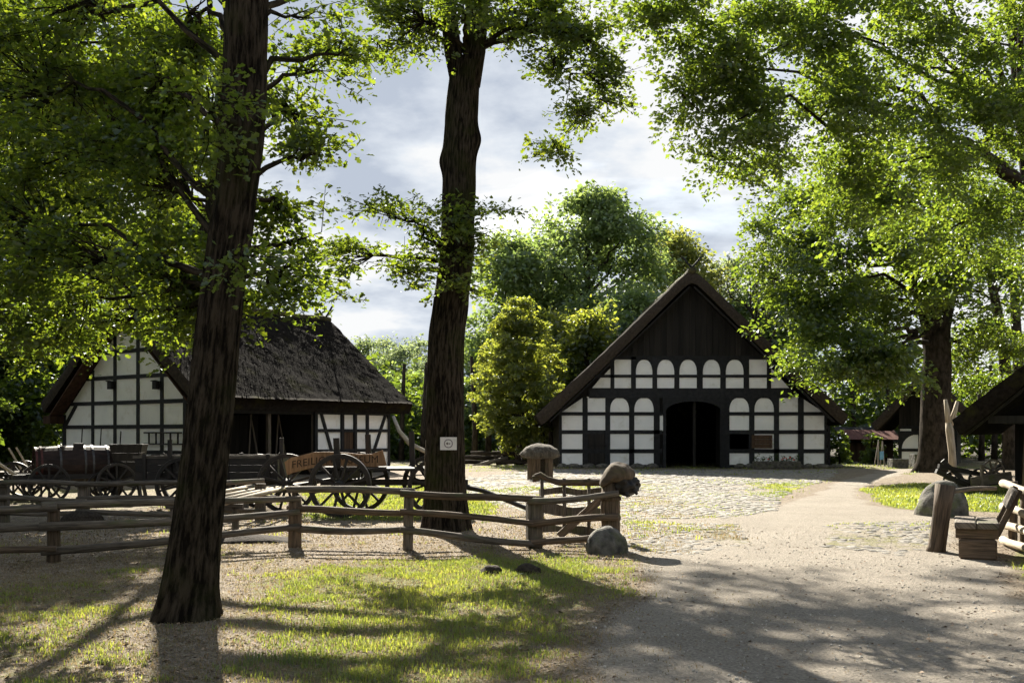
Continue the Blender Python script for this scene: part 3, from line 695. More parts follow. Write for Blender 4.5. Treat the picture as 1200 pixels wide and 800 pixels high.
# ------------------------------------------------------------------ cottage, red-roofed shed and cart shed on the right
def cottage():
    D = 52.0; S = F/D; cx = 1087; p = GX(cx, D)
    H = thing('cottage', 'small thatched half-timbered cottage behind the right oak trunk', 'cottage', (p[0], p[1], 0), -.45)
    U = lambda px: (px-cx)/S; Z = lambda py: (508+CH*S-py)/S
    hl, hr = U(1056), U(1118); c = 0
    for a, e in ((1059, 1077), (1081, 1093), (1097, 1115)):
        for t, bt in ((509, 525.5), (529, 543)):
            b = MB(); b.box(((U(a)+U(e))/2, .03, (Z(t)+Z(bt))/2), (U(e)-U(a)+.05, .06, Z(t)-Z(bt)+.05)); b.build('infill_panel', 'plaster', H)
        if a != 1081:
            u0, u1, vt, vb = U(a), U(e), Z(508.5), Z(525.5); sg = -1 if a == 1059 else 1
            xa, xb = (u0, u1) if sg < 0 else (u1, u0); pts = [(xa-.02*(-sg), vt), (xb, vt)]
            for t in np.linspace(0, 1, 8): q = t*math.pi/2; pts.append((xb+(xa-xb)*math.sin(q), vb+(vt-vb)*math.cos(q)))
            b = MB(); b.prism(pts, (0, -.033, 0), (1, 0, 0), (0, 0, 1), (0, 1, 0), .05); b.build('arch_brace', 'timber', H)
    for px in (1057, 1079, 1095, 1117): b = MB(); b.box((U(px), .02-.003*c, (Z(545)+Z(505))/2), (.17, .12, Z(505)-Z(545))); b.build('post', 'timber', H); c += 1
    for py, w in ((527.2, .15), (507, .2), (544.6, .15), (500.5, .15)): b = MB(); b.box((0+(hl+hr)/2, .015-.003*c, Z(py)), (hr-hl+.1, .12, w)); b.build('rail', 'timber', H); c += 1
    b = MB(); b.box((U(1063), .03, Z(504)), (.55, .06, .25)); b.build('infill_panel', 'plaster', H)
    n = 9
    for i in range(n):
        x0 = hl+(hr-hl)*i/n; x1 = x0+(hr-hl)/n-.012; zt = lambda x: 4.55-abs(x)*1.05; zb = Z(501)
        b = MB(); b.prism([(x0, zb), (x1, zb), (x1, max(zb+.05, zt(x1))), (x0, max(zb+.05, zt(x0)))], (0, -.03-.01*R.random(), 0), (1, 0, 0), (0, 0, 1), (0, 1, 0), .05); b.build('gable_board', 'boards', H)
    b = MB(); b.prism([(hl, 0), (hr, 0), (hr, 2.0), (0, 4.3), (hl, 2.0)], (0, .065, 0), (1, 0, 0), (0, 0, 1), (0, 1, 0), .1)
    for x in (hl+.05, hr-.05): b.box((x, 4, 1.0), (.1, 7.9, 2.0))
    b.build('core_wall', 'boards', H)
    thatch_roof(H, 2.65, 5.0, 2.0, -1.15, 8, thick=.34, step=.25, amp=.05, round_=.18, seed=23, verge='thatchcut')
cottage()

def red_shed():
    D = 60.0; S = F/D; p = GX(1021, D); H = thing('garden_shed', 'low brown shed with red tiled roof far behind, left of the cottage', 'shed', (p[0], p[1], 0))
    for k in range(11): b = MB(); b.box((-1.2+k*.24, 0, .65), (.23, .05, 1.3)); b.build('board', 'brownboards', H)
    b = MB(); b.box((0, 1.0, .6), (2.6, 1.9, 1.2)); b.build('body', 'boards', H)
    for r in range(5):
        for k in range(12):
            b = MB(); b.box((-1.55+k*.28, -.35+r*.27, 1.36+r*.115), (.27, .31, .03), rotx(.40)); b.build('roof_tile', 'redtile', H)
    b = MB(); b.box((0, .95, 1.60), (3.3, 2.4, .02), rotx(.40)); b.build('roof_deck', 'boards', H)
red_shed()

def cart_shed():
    D = 26.5; S = F/D; x0 = GX(1118, D)[0]; half = 3.6
    H = thing('open_cart_shed', 'open thatched cart shed on timber posts at the right edge', 'shed', (x0+half*math.cos(.6), D-half*math.sin(.6), 0), -.6)
    thatch_roof(H, half, 5.05, 1.82, -.3, 6.0, thick=.36, step=.16, amp=.06, round_=.2, seed=31, verge='thatch')
    for sg in (-1, 1):
        b = MB(); b.beam((sg*.05, .1, 4.45), (sg*(half-.2), .1, 1.62), .16, .16, up=(0, -1, 0)); b.build('rafter', 'boards', H)
        for y in (.25, 3.0, 5.7):
            xx = sg*(half-1.75)
            if sg > 0 or y > 1 or True:
                b = MB(); b.tube([(xx+.06*sg, y, 0), (xx-.04, y, .7), (xx, y, 1.4), (xx+.03, y, 2.9)], [.12, .10, .11, .10], 10, wob=.12, seed=y); b.build('post', 'brownwood', H, smooth=True)
    for y in (.25, 3.0, 5.7): b = MB(); b.box((0, y+.01, 2.02), (2*half-1.6, .2, .2)); b.build('tie_beam', 'boards', H)
    for k in range(12): b = MB(); b.box((-half+.9+k*.5, 6.05, 1.1), (.48, .05, 2.2)); b.build('back_board', 'boards', H)
cart_shed()

# ------------------------------------------------------------------ wheels, carts
def wheel(parent, c, axle, r, n=12, w=.07, mat='cartwood', hub=.11):
    ax = np.asarray(axle, float); ax /= np.linalg.norm(ax); up = np.array([0, 0, 1.]); t = np.cross(up, ax); t /= np.linalg.norm(t); c = np.asarray(c, float)
    def ring(r0, r1, ww, name, mt, par):
        m = 36; V = []; fc = []; uv = []
        for k in range(m):
            a = 2*math.pi*k/m; d = t*math.cos(a)+up*math.sin(a)
            for rr, s in ((r0, -1), (r1, -1), (r1, 1), (r0, 1)): V.append(c+d*rr+ax*s*ww/2)
        for k in range(m):
            for q in range(4):
                fc.append((k*4+q, k*4+(q+1) % 4, (k+1) % m*4+(q+1) % 4, (k+1) % m*4+q)); uv.append([(q*.1, k*.1), (q*.1+.1, k*.1), (q*.1+.1, k*.1+.1), (q*.1, k*.1+.1)])
        b = MB(); b.add(V, fc, uv); return b.build(name, mt, par)
    rim = ring(r*.86, r*.985, w, 'wheel', mat, parent)
    ring(r*.986, r, w*1.05, 'tyre', 'iron', rim)
    b = MB(); b.tube([c-ax*.17, c-ax*.1, c+ax*.1, c+ax*.17], [hub*.7, hub, hub, hub*.7], 12); b.build('hub', mat, rim)
    for k in range(n):
        a = 2*math.pi*(k+.5)/n; d = t*math.cos(a)+up*math.sin(a)
        b = MB(); b.beam(c+d*hub*.8, c+d*r*.88, .045, .055, up=ax); b.build('spoke', mat, rim)
    return rim

def sign_wagon():
    T = thing('log_wagon', 'dark wooden wagon with tall spoked wheels carrying the carved board', 'wagon', (0, 0, 0))
    O = np.array([-2.5, 20.2, 0]); T.location = O
    L = lambda p: np.asarray(p, float)-O
    wheels = [((-3.37, 19.5), .63), ((-3.2, 21.0), .63), ((-1.50, 19.75), .58), ((-1.72, 21.0), .60)]
    for (x, y), r in wheels: wheel(T, L((x, y, r)), (.1, 1, 0), r, 12 if r > .6 else 10)
    for a, c in ((0, 1), (2, 3)):
        p0 = L((*wheels[a][0], .6)); p1 = L((*wheels[c][0], .6)); b = MB(); b.beam(p0, p1, .13, .14); b.build('axle', 'cartwood', T)
        b = MB(); b.beam(p0*.8+p1*.2+(0, 0, .22), p1*.8+p0*.2+(0, 0, .22), .15, .16); b.build('bolster', 'cartwood', T)
    b = MB(); b.beam(L((-3.9, 20.3, .66)), L((-.9, 20.35, .66)), .12, .12); b.build('reach_pole', 'cartwood', T)
    for k in range(5):
        b = MB(); b.box(L((-2.55, 19.85+k*.22, .94+.01*(k % 2))), (2.9-.2*(k % 2), .19, .05)); b.build('bed_plank', 'cartwood', T)
    for px, d, pt, pb in ((396, 19.8, 513, 560), (433, 20.9, 509, 560), (484, 20.8, 505, 560)):
        b = MB(); b.beam(L(W(px, pb, d)), L(W(px-2, pt, d)), .09, .11, up=(1, 0, 0)); b.build('stake', 'cartwood', T)
    b = MB(); b.tube([L((-1.2, 20.3, .62)), L((-.6, 20.2, .5)), L((.3, 20.0, .15))], [.06, .05, .045], 8); b.build('drawbar', 'cartwood', T)
    # the carved plank
    d = 20.15; top = [(334, 541), (340, 536), (352, 532), (368, 529.5), (385, 529), (405, 530), (422, 531.5), (436, 531.5), (446, 528), (449, 527)]
    top = [(334, 541), (341, 536), (354, 533), (368, 529.5), (384, 529), (404, 530), (424, 532), (436, 531.5), (444, 528.5), (448, 527), (453, 545)]
    bot = [(440, 547), (418, 546.5), (400, 546.5), (384, 546), (366, 548), (350, 552), (337, 556)]
    pts = [(a*1.0, b_) for a, b_ in top+bot]
    o = W(393, 540, d); S = F/d; poly = [((a-393)/S, (540-b_)/S) for a, b_ in pts][::-1]
    Sg = thing('carved_board', 'long brown wavy wooden board with carved lettering lying on the wagon', 'sign', tuple(o), .04)
    b = MB(); b.prism(poly, (0, -.03, 0), (1, 0, 0), (0, 0, 1), (0, 1, 0), .07); b.build('board', 'signwood', Sg, bevel=.008)
    cu = bpy.data.curves.new('t', 'FONT'); cu.body = 'FREILICHTMUSEUM'; cu.size = .21; cu.extrude = .004; cu.align_x = 'CENTER'; cu.align_y = 'CENTER'; cu.space_character = 1.05
    to = bpy.data.objects.new('t', cu); COL.objects.link(to); dg = bpy.context.evaluated_depsgraph_get(); me = bpy.data.meshes.new_from_object(to.evaluated_get(dg)); bpy.data.objects.remove(to)
    V = np.empty(len(me.vertices)*3); me.vertices.foreach_get('co', V); V = V.reshape(-1, 3); xmax = np.abs(V[:, 0]).max(); x = V[:, 0]*.86/xmax
    bend = np.interp(x, [-.95, -.45, 0, .5, .95], [-.095, -.005, .025, .02, .035])
    V = np.stack([x, -.0355-V[:, 2], V[:, 1]+bend], 1); me.vertices.foreach_set('co', V.ravel()); me.materials.clear(); me.materials.append(MATS['carved']); me.update()
    lo = bpy.data.objects.new('lettering', me); COL.objects.link(lo); lo.parent = Sg
sign_wagon()

def box_wagon():
    O = np.array([-6.0, 21.3, 0]); T = thing('box_wagon', 'dark plank-sided farm wagon standing behind the big left trunk', 'wagon', tuple(O)); L = lambda p: np.asarray(p, float)-O
    ws = [((*GX(214, 20.9),), .58), ((*GX(336, 20.6),), .62), ((*GX(218, 22.4),), .58), ((*GX(302, 22.3),), .60)]
    for (x, y), r in ws: wheel(T, L((x, y, r)), (0, 1, 0), r, 12)
    for a, c in ((0, 2), (1, 3)):
        b = MB(); b.beam(L((*ws[a][0], .58)), L((*ws[c][0], .58)), .12, .13); b.build('axle', 'cartwood', T)
    x0, x1 = GX(166, 21.4)[0], GX(330, 21.4)[0]
    for y in (21.05, 22.1):
        for k in range(3): b = MB(); b.box(L(((x0+x1)/2, y, .76+k*.155)), (x1-x0, .045, .15)); b.build('side_plank', 'cartwood', T)
        b = MB(); b.box(L(((x0+x1)/2, y, 1.16)), (x1-x0+.1, .07, .06)); b.build('top_rail', 'greywood', T)
        for k in range(4): b = MB(); b.box(L((x0+.2+k*(x1-x0-.4)/3, y-.04*(1 if y < 21.5 else -1), .95)), (.07, .05, .55)); b.build('stay', 'cartwood', T)
    for k in range(4): b = MB(); b.box(L(((x0+x1)/2, 21.18+k*.26, .67)), (x1-x0, .25, .04)); b.build('bed_plank', 'cartwood', T)
    for x in (x0+.02, x1-.02): b = MB(); b.box(L((x, 21.57, .92)), (.045, 1.0, .45)); b.build('end_board', 'cartwood', T)
    for px, d, pt in ((199, 21.0, 515), (330, 20.9, 513)):
        b = MB(); b.beam(L(W(px, 560, d)), L(W(px, pt, d)), .07, .08, up=(1, 0, 0)); b.build('stake', 'cartwood', T)
    b = MB(); b.tube([L((x1, 21.4, .5)), L((x1+.4, 21.2, .55)), L((x1+1.2, 20.9, .7))], [.05, .045, .035], 8); b.build('drawbar', 'cartwood', T)
box_wagon()

def barrel_wagon():
    c = W(92, 543.5, 24.4); O = np.array([c[0], c[1], 0]); T = thing('barrel_wagon', 'old wagon with a long dark wooden barrel and iron hoops', 'wagon', tuple(O), 0)
    a = np.array([.85, .53, 0]); a /= np.linalg.norm(a); p = np.array([-a[1], a[0], 0]); hz = c[2]; half = 1.0
    ts = np.linspace(-half, half, 13); rad = lambda t: .46-.05*(t/half)**2
    nst = 22
    for k in range(nst):       # barrel staves
        a0 = 2*math.pi*k/nst+.004; a1 = 2*math.pi*(k+1)/nst-.004; V = []; fc = []; uv = []
        for t in ts:
            for aa, rr in ((a0, 1), (a1, 1), (a1, .9), (a0, .9)): V.append(a*t+(p*math.cos(aa)+np.array([0, 0, 1])*math.sin(aa))*rad(t)*rr+np.array([0, 0, hz]))
        for i in range(len(ts)-1):
            for q in range(4): fc.append((i*4+q, i*4+(q+1) % 4, (i+1)*4+(q+1) % 4, (i+1)*4+q)); uv.append([(q*.07, ts[i]), (q*.07+.07, ts[i]), (q*.07+.07, ts[i+1]), (q*.07, ts[i+1])])
        fc += [(0, 3, 2, 1), tuple(len(V)-4+i for i in range(4))]; uv += [[(0, 0), (.1, 0), (.1, .1), (0, .1)]]*2
        b = MB(); b.add(V, fc, uv); b.build('stave', 'barrelwood', T)
    for t, m in ((-.97, 'cartred'), (-.86, 'cartred'), (-.45, 'iron'), (.1, 'iron'), (.28, 'iron'), (.62, 'iron'), (.95, 'iron')):
        b = MB(); b.tube([a*(t-.025)+(0, 0, hz), a*(t+.025)+(0, 0, hz)], [rad(t)+.012]*2, 28, caps=False); b.build('hoop', m, T)
    for t in (-.93, .93): b = MB(); b.tube([a*(t-.01)+(0, 0, hz), a*(t+.01)+(0, 0, hz)], [rad(t)*.93]*2, 28); b.build('barrel_head', 'cartwood', T)
    b = MB(); b.box((0, 0, hz+.47), (.22, .2, .08), rotz(math.atan2(a[1], a[0]))); b.build('bung_hatch', 'cartwood', T)
    for s_ in (-1, 1): b = MB(); b.beam(a*-1.5+p*.36*s_+(0, 0, .62), a*1.6+p*.36*s_+(0, 0, .62), .09, .12); b.build('frame_beam', 'cartwood', T)
    for t in (-.7, .7):
        b = MB(); b.beam(a*t-p*.8+(0, 0, .48), a*t+p*.8+(0, 0, .48), .1, .12); b.build('axle', 'cartwood', T)
    for t, r in ((-.75, .47), (.75, .47)):
        for s_ in (-1, 1): wheel(T, a*t-p*s_*.72+np.array([0, 0, r]), p, r, 10)
    for s_ in (-1, 1): b = MB(); b.tube([a*-1.3+p*.25*s_+(0, 0, .6), a*-1.75+p*.3*s_+(0, 0, .95), a*-2.0+p*.35*s_+(0, 0, 1.35)], [.035, .03, .025], 7); b.build('shaft', 'palewood', T)
barrel_wagon()

def hopper():
    c = GX(151, 24.6); T = thing('hopper_cart', 'dark wooden hopper widening towards its top, beside the barrel', 'cart', (c[0], c[1], 0), .15)
    zt, zb = 1.40, .55
    for i, (s_, ax) in enumerate(((-1, 'y'), (1, 'y'), (-1, 'x'), (1, 'x'))):
        for k in range(4):
            f0 = k/4; f1 = (k+1)/4-.01; z0 = zb+(zt-zb)*f0; z1 = zb+(zt-zb)*f1; w0 = .20+.16*f0; w1 = .20+.16*f1
            if ax == 'y': V = [(-w0, s_*w0, z0), (w0, s_*w0, z0), (w1, s_*w1, z1), (-w1, s_*w1, z1)]; off = np.array([0, s_*.03, 0])
            else: V = [(s_*w0, -w0, z0), (s_*w0, w0, z0), (s_*w1, w1, z1), (s_*w1, -w1, z1)]; off = np.array([s_*.03, 0, 0])
            V = np.array(V); V = np.concatenate([V, V+off]); fc = [(0, 1, 2, 3), (7, 6, 5, 4), (0, 4, 5, 1), (1, 5, 6, 2), (2, 6, 7, 3), (3, 7, 4, 0)]
            b = MB(); b.add(V, fc); b.build('hopper_board', 'cartwood', T)
    for x in (-.28, .28):
        for y in (-.25, .25): b = MB(); b.beam((x*1.25, y*1.2, 0), (x*.75, y*.8, .8), .07, .07); b.build('leg', 'cartwood', T)
    b = MB(); b.box((0, 0, .42), (.8, .1, .08)); b.build('crossbar', 'cartwood', T)
    wheel(T, (-.55, -.3, .36), (0, 1, 0), .36, 8)
    wheel(T, (-.55, .3, .36), (0, 1, 0), .36, 8)
hopper()

def left_cart():
    c = GX(22, 25.2); T = thing('shafted_cart', 'light cart with raised shafts at the left edge behind the fence', 'cart', (c[0], c[1], 0), .25)
    for s_ in (-1, 1): wheel(T, (0, s_*.6, .48), (0, 1, 0), .48, 10)
    b = MB(); b.beam((0, -.6, .48), (0, .6, .48), .1, .1); b.build('axle', 'cartwood', T)
    for y in (-.4, .4):
        b = MB(); b.beam((-.9, y, .62), (.8, y, .60), .07, .09); b.build('side_beam', 'cartwood', T)
        b = MB(); b.tube([(.3, y, .3), (.12, y, .8), (-.15, y, 1.3)], [.035, .03, .025], 7); b.build('shaft', 'palewood', T)
    for k in range(5): b = MB(); b.box((-.7+k*.32, 0, .68), (.29, .95, .04)); b.build('plank', 'greywood', T)
left_cart()

def slat_rack():
    O = np.array([-5.0, 18.5, 0]); T = thing('slatted_rack', 'long low rack of pale parallel poles lying behind the left fence', 'rack', tuple(O))
    for (xa, ya), (xb, yb) in (((-5.48, 17.6), (-5.37, 21.4)), ((-5.12, 16.9), (-4.92, 21.2)), ((-4.84, 16.2), (-4.72, 21.0)), ((-4.58, 15.75), (-4.58, 20.9))):
        b = MB(); b.tube([np.array((xa, ya-1.2, .545))-O, np.array(((xa+xb)/2+.01, (ya+yb)/2, .555))-O, np.array((xb, yb, .55))-O], [.042, .045, .04], 8, wob=.08); b.build('pole', 'palewood', T, smooth=True)
    for y in (16.2, 18.4, 20.6): b = MB(); b.box(np.array((-5.0, y, .47))-O, (1.25, .09, .08)); b.build('cross_bar', 'greywood', T)
    for y in (16.2, 20.6):
        for x in (-5.5, -4.5): b = MB(); b.beam(np.array((x, y, 0))-O, np.array((x, y, .45))-O, .09, .09, up=(0, 1, 0)); b.build('leg', 'greywood', T)
slat_rack()

def seed_cart():
    c = GX(1150, 27.6); T = thing('seed_plough', 'dark old plough cart with a small wheel and grey box under the thatched shed', 'plough', (c[0], c[1], 0), 0)
    wheel(T, (.38, .1, .62), (0, 1, 0), .32, 8, w=.04, mat='greywood', hub=.06)
    wheel(T, (.38, .9, .33), (0, 1, 0), .33, 8, w=.04, hub=.06); wheel(T, (-.55, .5, .30), (0, 1, 0), .30, 8, w=.04, hub=.06)
    b = MB(); b.beam((-.35, -.15, .32), (.75, -.15, .48), .12, .26); b.build('grey_box', 'greywood', T)
    b = MB(); b.beam((-.1, -.24, .05), (-.1, -.24, .8), .07, .07, up=(0, 1, 0)); b.build('strut', 'greywood', T)
    for q in (((-1.1, .2, .75), (.2, .3, .5)), ((-1.25, .0, .62), (-.3, .1, .2)), ((-.9, .4, .9), (-.2, .2, .15)), ((-.5, .3, .15), (.9, .5, .3)), ((.1, .5, .2), (.9, .6, .8))):
        b = MB(); b.beam(q[0], q[1], .11, .12); b.build('beam', 'cartwood', T)
    b = MB(); b.prism([(-.75, .05), (-.35, .02), (-.2, .35), (-.5, .42)], (0, .1, 0), (1, 0, 0), (0, 0, 1), (.2, 1, 0), .05); b.build('share', 'iron', T)
seed_cart()

# ------------------------------------------------------------------ fences
def log(p0, p1, r0, r1=None, sag=0., n=7, seed=0, name='rail', mat='greywood', parent=None, O=None, wob=.10):
    p0 = np.asarray(p0, float); p1 = np.asarray(p1, float); r1 = r1 or r0; O = np.zeros(3) if O is None else O
    ts = np.linspace(0, 1, n); j = np.array([[0, .018*math.sin(t*5+seed*2.1), .022*math.sin(t*4.1+seed*1.7)] for t in ts])*min(1, np.linalg.norm(p1-p0)/1.5)
    pts = p0+(p1-p0)*ts[:, None]+j-np.array([0, 0, 1])*(sag*4*ts*(1-ts))[:, None]-O
    b = MB(); b.tube(pts, r0+(r1-r0)*ts, 10, wob=wob, seed=seed); return b.build(name, mat, parent, smooth=True)

def front_fence():
    A, B_, C, D, E = G(62, 658), G(345, 641), G(478, 644), G(626, 642), np.array(G(716, 644))
    O = np.array([B_[0], B_[1], 0]); T = thing('log_fence', 'weathered three-rail log fence across the lawn up to the carved gatepost', 'fence', tuple(O))
    Lf = np.array([A[0]-3.4, A[1]-.75])
    def z(py, d): return CH+(HOR-py)/F*d
    P = [Lf, A, B_, C, D, E]
    hts = [(.72, .44, .17), (z(593, A[1]), z(618, A[1]), z(642, A[1])), (z(582, B_[1]), z(599, B_[1]), z(618, B_[1])), (z(575.5, C[1]), z(599, C[1]), z(620, C[1])), (z(586, D[1]), z(612, D[1]), z(635, D[1])), (z(578, E[1]), z(605, E[1]), z(628, E[1]))]
    sd_ = 0
    for i in range(5):
        for k in range(3):
            sd_ += 1; p, q = P[i], P[i+1]; dv = (q-p)/np.linalg.norm(q-p); zz0, zz1 = hts[i][k], hts[i+1][k]
            if i == 2: zz0 = (z(572, B_[1]), z(598, B_[1]), z(618, B_[1]))[k]
            fy = -.10 if i != 2 else .0
            ext = .10; off = (0, fy-.03*(sd_ % 2))
            p0 = (*(p-dv*ext+off), zz0+.012*(sd_ % 3-1)); p1 = (*(q+dv*ext+off), zz1)
            if i == 4 and k == 2: p1 = (*(q-dv*.25+off), zz1)
            log(p0, p1, R.uniform(.046, .06), R.uniform(.042, .055), sag=.01, seed=sd_, parent=T, O=O, mat='greywood' if R.random() < .6 else 'brownwood')
    for (p, h, r, m) in ((A, .72, .085, 'brownwood'), (B_, .72, .10, 'brownwood'), (C, .80, .075, 'greywood'), (Lf, .75, .08, 'brownwood')):
        log((*p, -.1), (p[0]+.01, p[1]+.01, h), r, r*.92, n=6, seed=p[0], name='post', parent=T, O=O, mat=m)
    b = MB(); b.box((D[0]-O[0], D[1]-O[1]+.02, .32), (.215, .19, .70), rotz(.2)); b.build('square_post', 'greywood', T, bevel=.012)
    return E
EP = front_fence()

def gatepost():
    T = thing('carved_gatepost', 'stout gatepost crowned by a big mossy carved wooden head', 'gatepost', (EP[0], EP[1]+.1, 0))
    b = MB(); b.tube([(0, 0, -.1), (.01, 0, .35), (.0, 0, .62), (.01, 0, .95)], [.15, .135, .14, .12], 14, wob=.10); b.build('post', 'brownwood', T, smooth=True)
    for z in (.42, .70): b = MB(); b.tube([(0, 0, z), (0, 0, z+.05)], [.155, .155], 14, wob=.05); b.build('rope_band', 'brownwood', T, smooth=True)
    # domed cap: one lumpy half shell leaning right, with a dark root-like face below
    V, fc = ICO[4]; P = V.copy(); n = vnoise(P*1.0+4.2, 1.3, 3)
    P = P*np.array([.25, .22, .19]); P[:, 2] = np.where(P[:, 2] < -.02, P[:, 2]*.45-.01, P[:, 2]); P *= (1+.16*n+.07*vnoise(V*3.3, 1.5, 3))[:, None]
    P[:, 2] -= np.clip(-P[:, 0]-.08, 0, 1)*.75; P[:, 2] += np.clip(P[:, 0], 0, 1)*.10
    b = MB(); b.add(P+np.array([.10, -.02, 1.04]), fc); b.build('carved_cap', 'mossywood', T, smooth=True)
    P = V.copy(); n = vnoise(P*2.1+1.7, 1.3, 4); P = P*np.array([.19, .17, .17])*(1+.45*n)[:, None]
    b = MB(); b.add(P+np.array([.20, -.03, .93]), fc); b.build('carved_face', 'cartwood', T, smooth=True)
    b = MB()
    for q in (((.28, -.1, .86), (.36, -.18, .80)), ((.33, 0, .95), (.40, -.08, .93)), ((.2, -.15, .82), (.22, -.2, .76))): b.tube([q[0], (np.array(q[0])+q[1])/2+(.01, 0, .01), q[1]], [.04, .035, .02], 7, wob=.2)
    b.build('root_knobs', 'cartwood', T, smooth=True)
    S = MB(); S.rock((0, 0, 0), (.29, .25, .31), seed=3, sub=4, amp=.32, flat=-.25); o = S.build('gatepost_stone', 'stone', smooth=True); o.location = (*G(712, 648), .04)
    tag(o, 'rounded grey stone at the foot of the carved gatepost', 'stone')
gatepost()

def rustic_gate():
    O = np.array([*GX(672, 16.2), 0]); T = thing('rustic_gate', 'rustic gate of wavy planks with mossy top rail behind the gatepost', 'gate', tuple(O))
    d = 15.9; L = lambda px, py, dd=d: W(px, py, dd)-O
    b = MB(); b.tube([L(627, 558), L(633, 556), L(641, 561), L(655, 565), L(680, 565), L(705, 564.5), L(720, 566, 15.2)], [.055, .065, .062, .075, .08, .085, .08], 10, wob=.12, flat=.75); b.build('top_rail', 'mossywood', T, smooth=True)
    b = MB(); b.tube([L(624, 561), L(631, 560)], [.055, .055], 10); b.build('rail_knob', 'mossywood', T, smooth=True)
    for px, pb in ((635, 622), (661, 625), (690, 627)): b = MB(); b.tube([L(px, pb), L(px+.5, 590), L(px, 560)], [.028, .03, .028], 8, wob=.1); b.build('upright', 'greywood', T, smooth=True)
    def wavy(y0, y1, h, seed, name='plank'):
        n = 14; xs = np.linspace(632, 716, n); up = [(x, y0+(y1-y0)*i/n+1.5*math.sin(i*.9+seed)) for i, x in enumerate(xs)]; lo = [(x, y0+(y1-y0)*i/n+h+1.6*math.sin(i*.7+seed*2)) for i, x in enumerate(xs)]
        dd = d+.06; S = F/dd; pol = [((a-672)/S, CH+(HOR-b_)/S) for a, b_ in lo+up[::-1]]
        b = MB(); b.prism(pol, (W(672, 500, dd)[0]-O[0], dd-O[1], 0), (1, 0, 0), (0, 0, 1), (0, 1, 0), .035); b.build(name, 'greywood', T)
    wavy(571, 573, 8, 1.); wavy(590, 597, 11, 2.6); wavy(613, 621, 9, 4.)
    b = MB(); b.beam(L(655, 628, d-.12), L(706, 583, d-.12), .12, .06, up=(0, -1, 0)); b.build('brace', 'brownwood', T)
rustic_gate()

def back_fence():
    a = G(98, 613); O = np.array([a[0], a[1], 0]); T = thing('back_rail_fence', 'grey three-rail fence in front of the barrel wagon', 'fence', tuple(O))
    P = [np.array(GX(-60, 18.9)), np.array(GX(4, 18.6)), np.array(a), np.array(GX(225, 18.6)), np.array(GX(305, 19.2))]
    sd_ = 40
    for i in range(4):
        for k, z in enumerate((.73, .45, .19)):
            sd_ += 1; log((P[i][0]-.1, P[i][1]-.09-.02*(sd_ % 2), z+.01*(sd_ % 3)), (P[i+1][0]+.1, P[i+1][1]-.09-.02*(sd_ % 2), z-.01*(sd_ % 2)), .052, .046, seed=sd_, parent=T, O=O)
    for p in P: b = MB(); b.box((p[0]-O[0], p[1]-O[1], .33), (.19, .12, .72)); b.build('post', 'greywood', T, bevel=.01)
    o = MB().rock((0, 0, 0), (.42, .3, .24), seed=12, sub=3, amp=.25, flat=-.3).build('root_stump', 'darkearth', smooth=True); o.location = (*G(95, 614), .02); tag(o, 'dark low stump at the foot of the grey back fence', 'stump')
back_fence()

def right_fence():
    O = np.array([7.2, 14.7, 0]); T = thing('pole_fence', 'sunlit round-pole fence running towards the viewer at the right edge', 'fence', tuple(O))
    dv = np.array([-.262, -.965]); pt = lambda s: O[:2]+dv*s
    for k, z in enumerate((.89, .56, .31, .09)):
        for j, (s0, s1) in enumerate(((-.15, 1.72), (1.62, 3.9), (3.8, 6.0))):
            log((*(pt(s0)+(.085, 0)), z+.01*j), (*(pt(s1)+(.085, 0)), z-.01*j), .058, .055, seed=60+k*3+j, parent=T, O=O, mat='palewood')
    for s in (0, .72, 1.7, 3.85): p = pt(s); log((p[0]+.20, p[1], -.1), (p[0]+.20, p[1], .95 if s != .72 else .80), .065, .06, n=5, seed=90+s, name='post', parent=T, O=O, mat='brownwood')
    # rail to the stout post
    q = G(1106, 645)
    P = thing('stout_post', 'stout weathered timber post standing left of the bench', 'post', (q[0], q[1], 0))
    b = MB(); b.tube([(-.12, 0, -.1), (-.10, 0, .05), (-.06, 0, .3), (-.02, 0, .6), (.03, 0, .93)], [.165, .125, .115, .12, .135], 14, wob=.13); b.build('trunk', 'brownwood', P, smooth=True)
    log((q[0]+.12, q[1]+.08, .845), (7.15, 14.72, .84), .035, .03, seed=77, parent=P, O=np.array([q[0], q[1], 0]))
    q2 = G(1098, 643); b = MB(); b.tube([W(1070, 571, 14.6)-np.array([q[0], q[1], 0]), W(1108, 566.5, 14.3)-np.array([q[0], q[1], 0]), W(1122, 568, 14.2)-np.array([q[0], q[1], 0])], [.02, .025, .022], 8) if False else None
right_fence()

def bench():
    c = G(1148, 655); T = thing('bench', 'heavy timber bench with tilted backrest against the pole fence', 'bench', (c[0], c[1], 0), -.42)
    dd = c[1]
    # the bench runs away from the viewer; its end is seen, seat to the left, back to the right
    for k, x in enumerate((-.17, .10)):
        b = MB(); b.box((x, .42, .445), (.26, 1.1, .085)); b.build('seat_plank', 'greywood', T, bevel=.012)
    b = MB(); b.box((-.03, .03, .335), (.52, .12, .13)); b.build('bearer', 'brownwood', T, bevel=.01)
    b = MB(); b.box((-.03, .95, .335), (.52, .12, .13)); b.build('bearer', 'brownwood', T, bevel=.01)
    for y in (.02, .95): b = MB(); b.box((-.02, y, .13), (.46, .18, .27)); b.build('log_foot', 'brownwood', T, bevel=.03)
    th = .42; M = roty(th)
    for y in (.02, .95): b = MB(); b.box(np.array((.34, y, .62)), (.075, .09, .66), M); b.build('back_support', 'brownwood', T, bevel=.008)
    b = MB(); b.box(np.array((.375, .42, .80)), (.05, 1.1, .26), M); b.build('back_plank', 'greywood', T, bevel=.01)
bench()

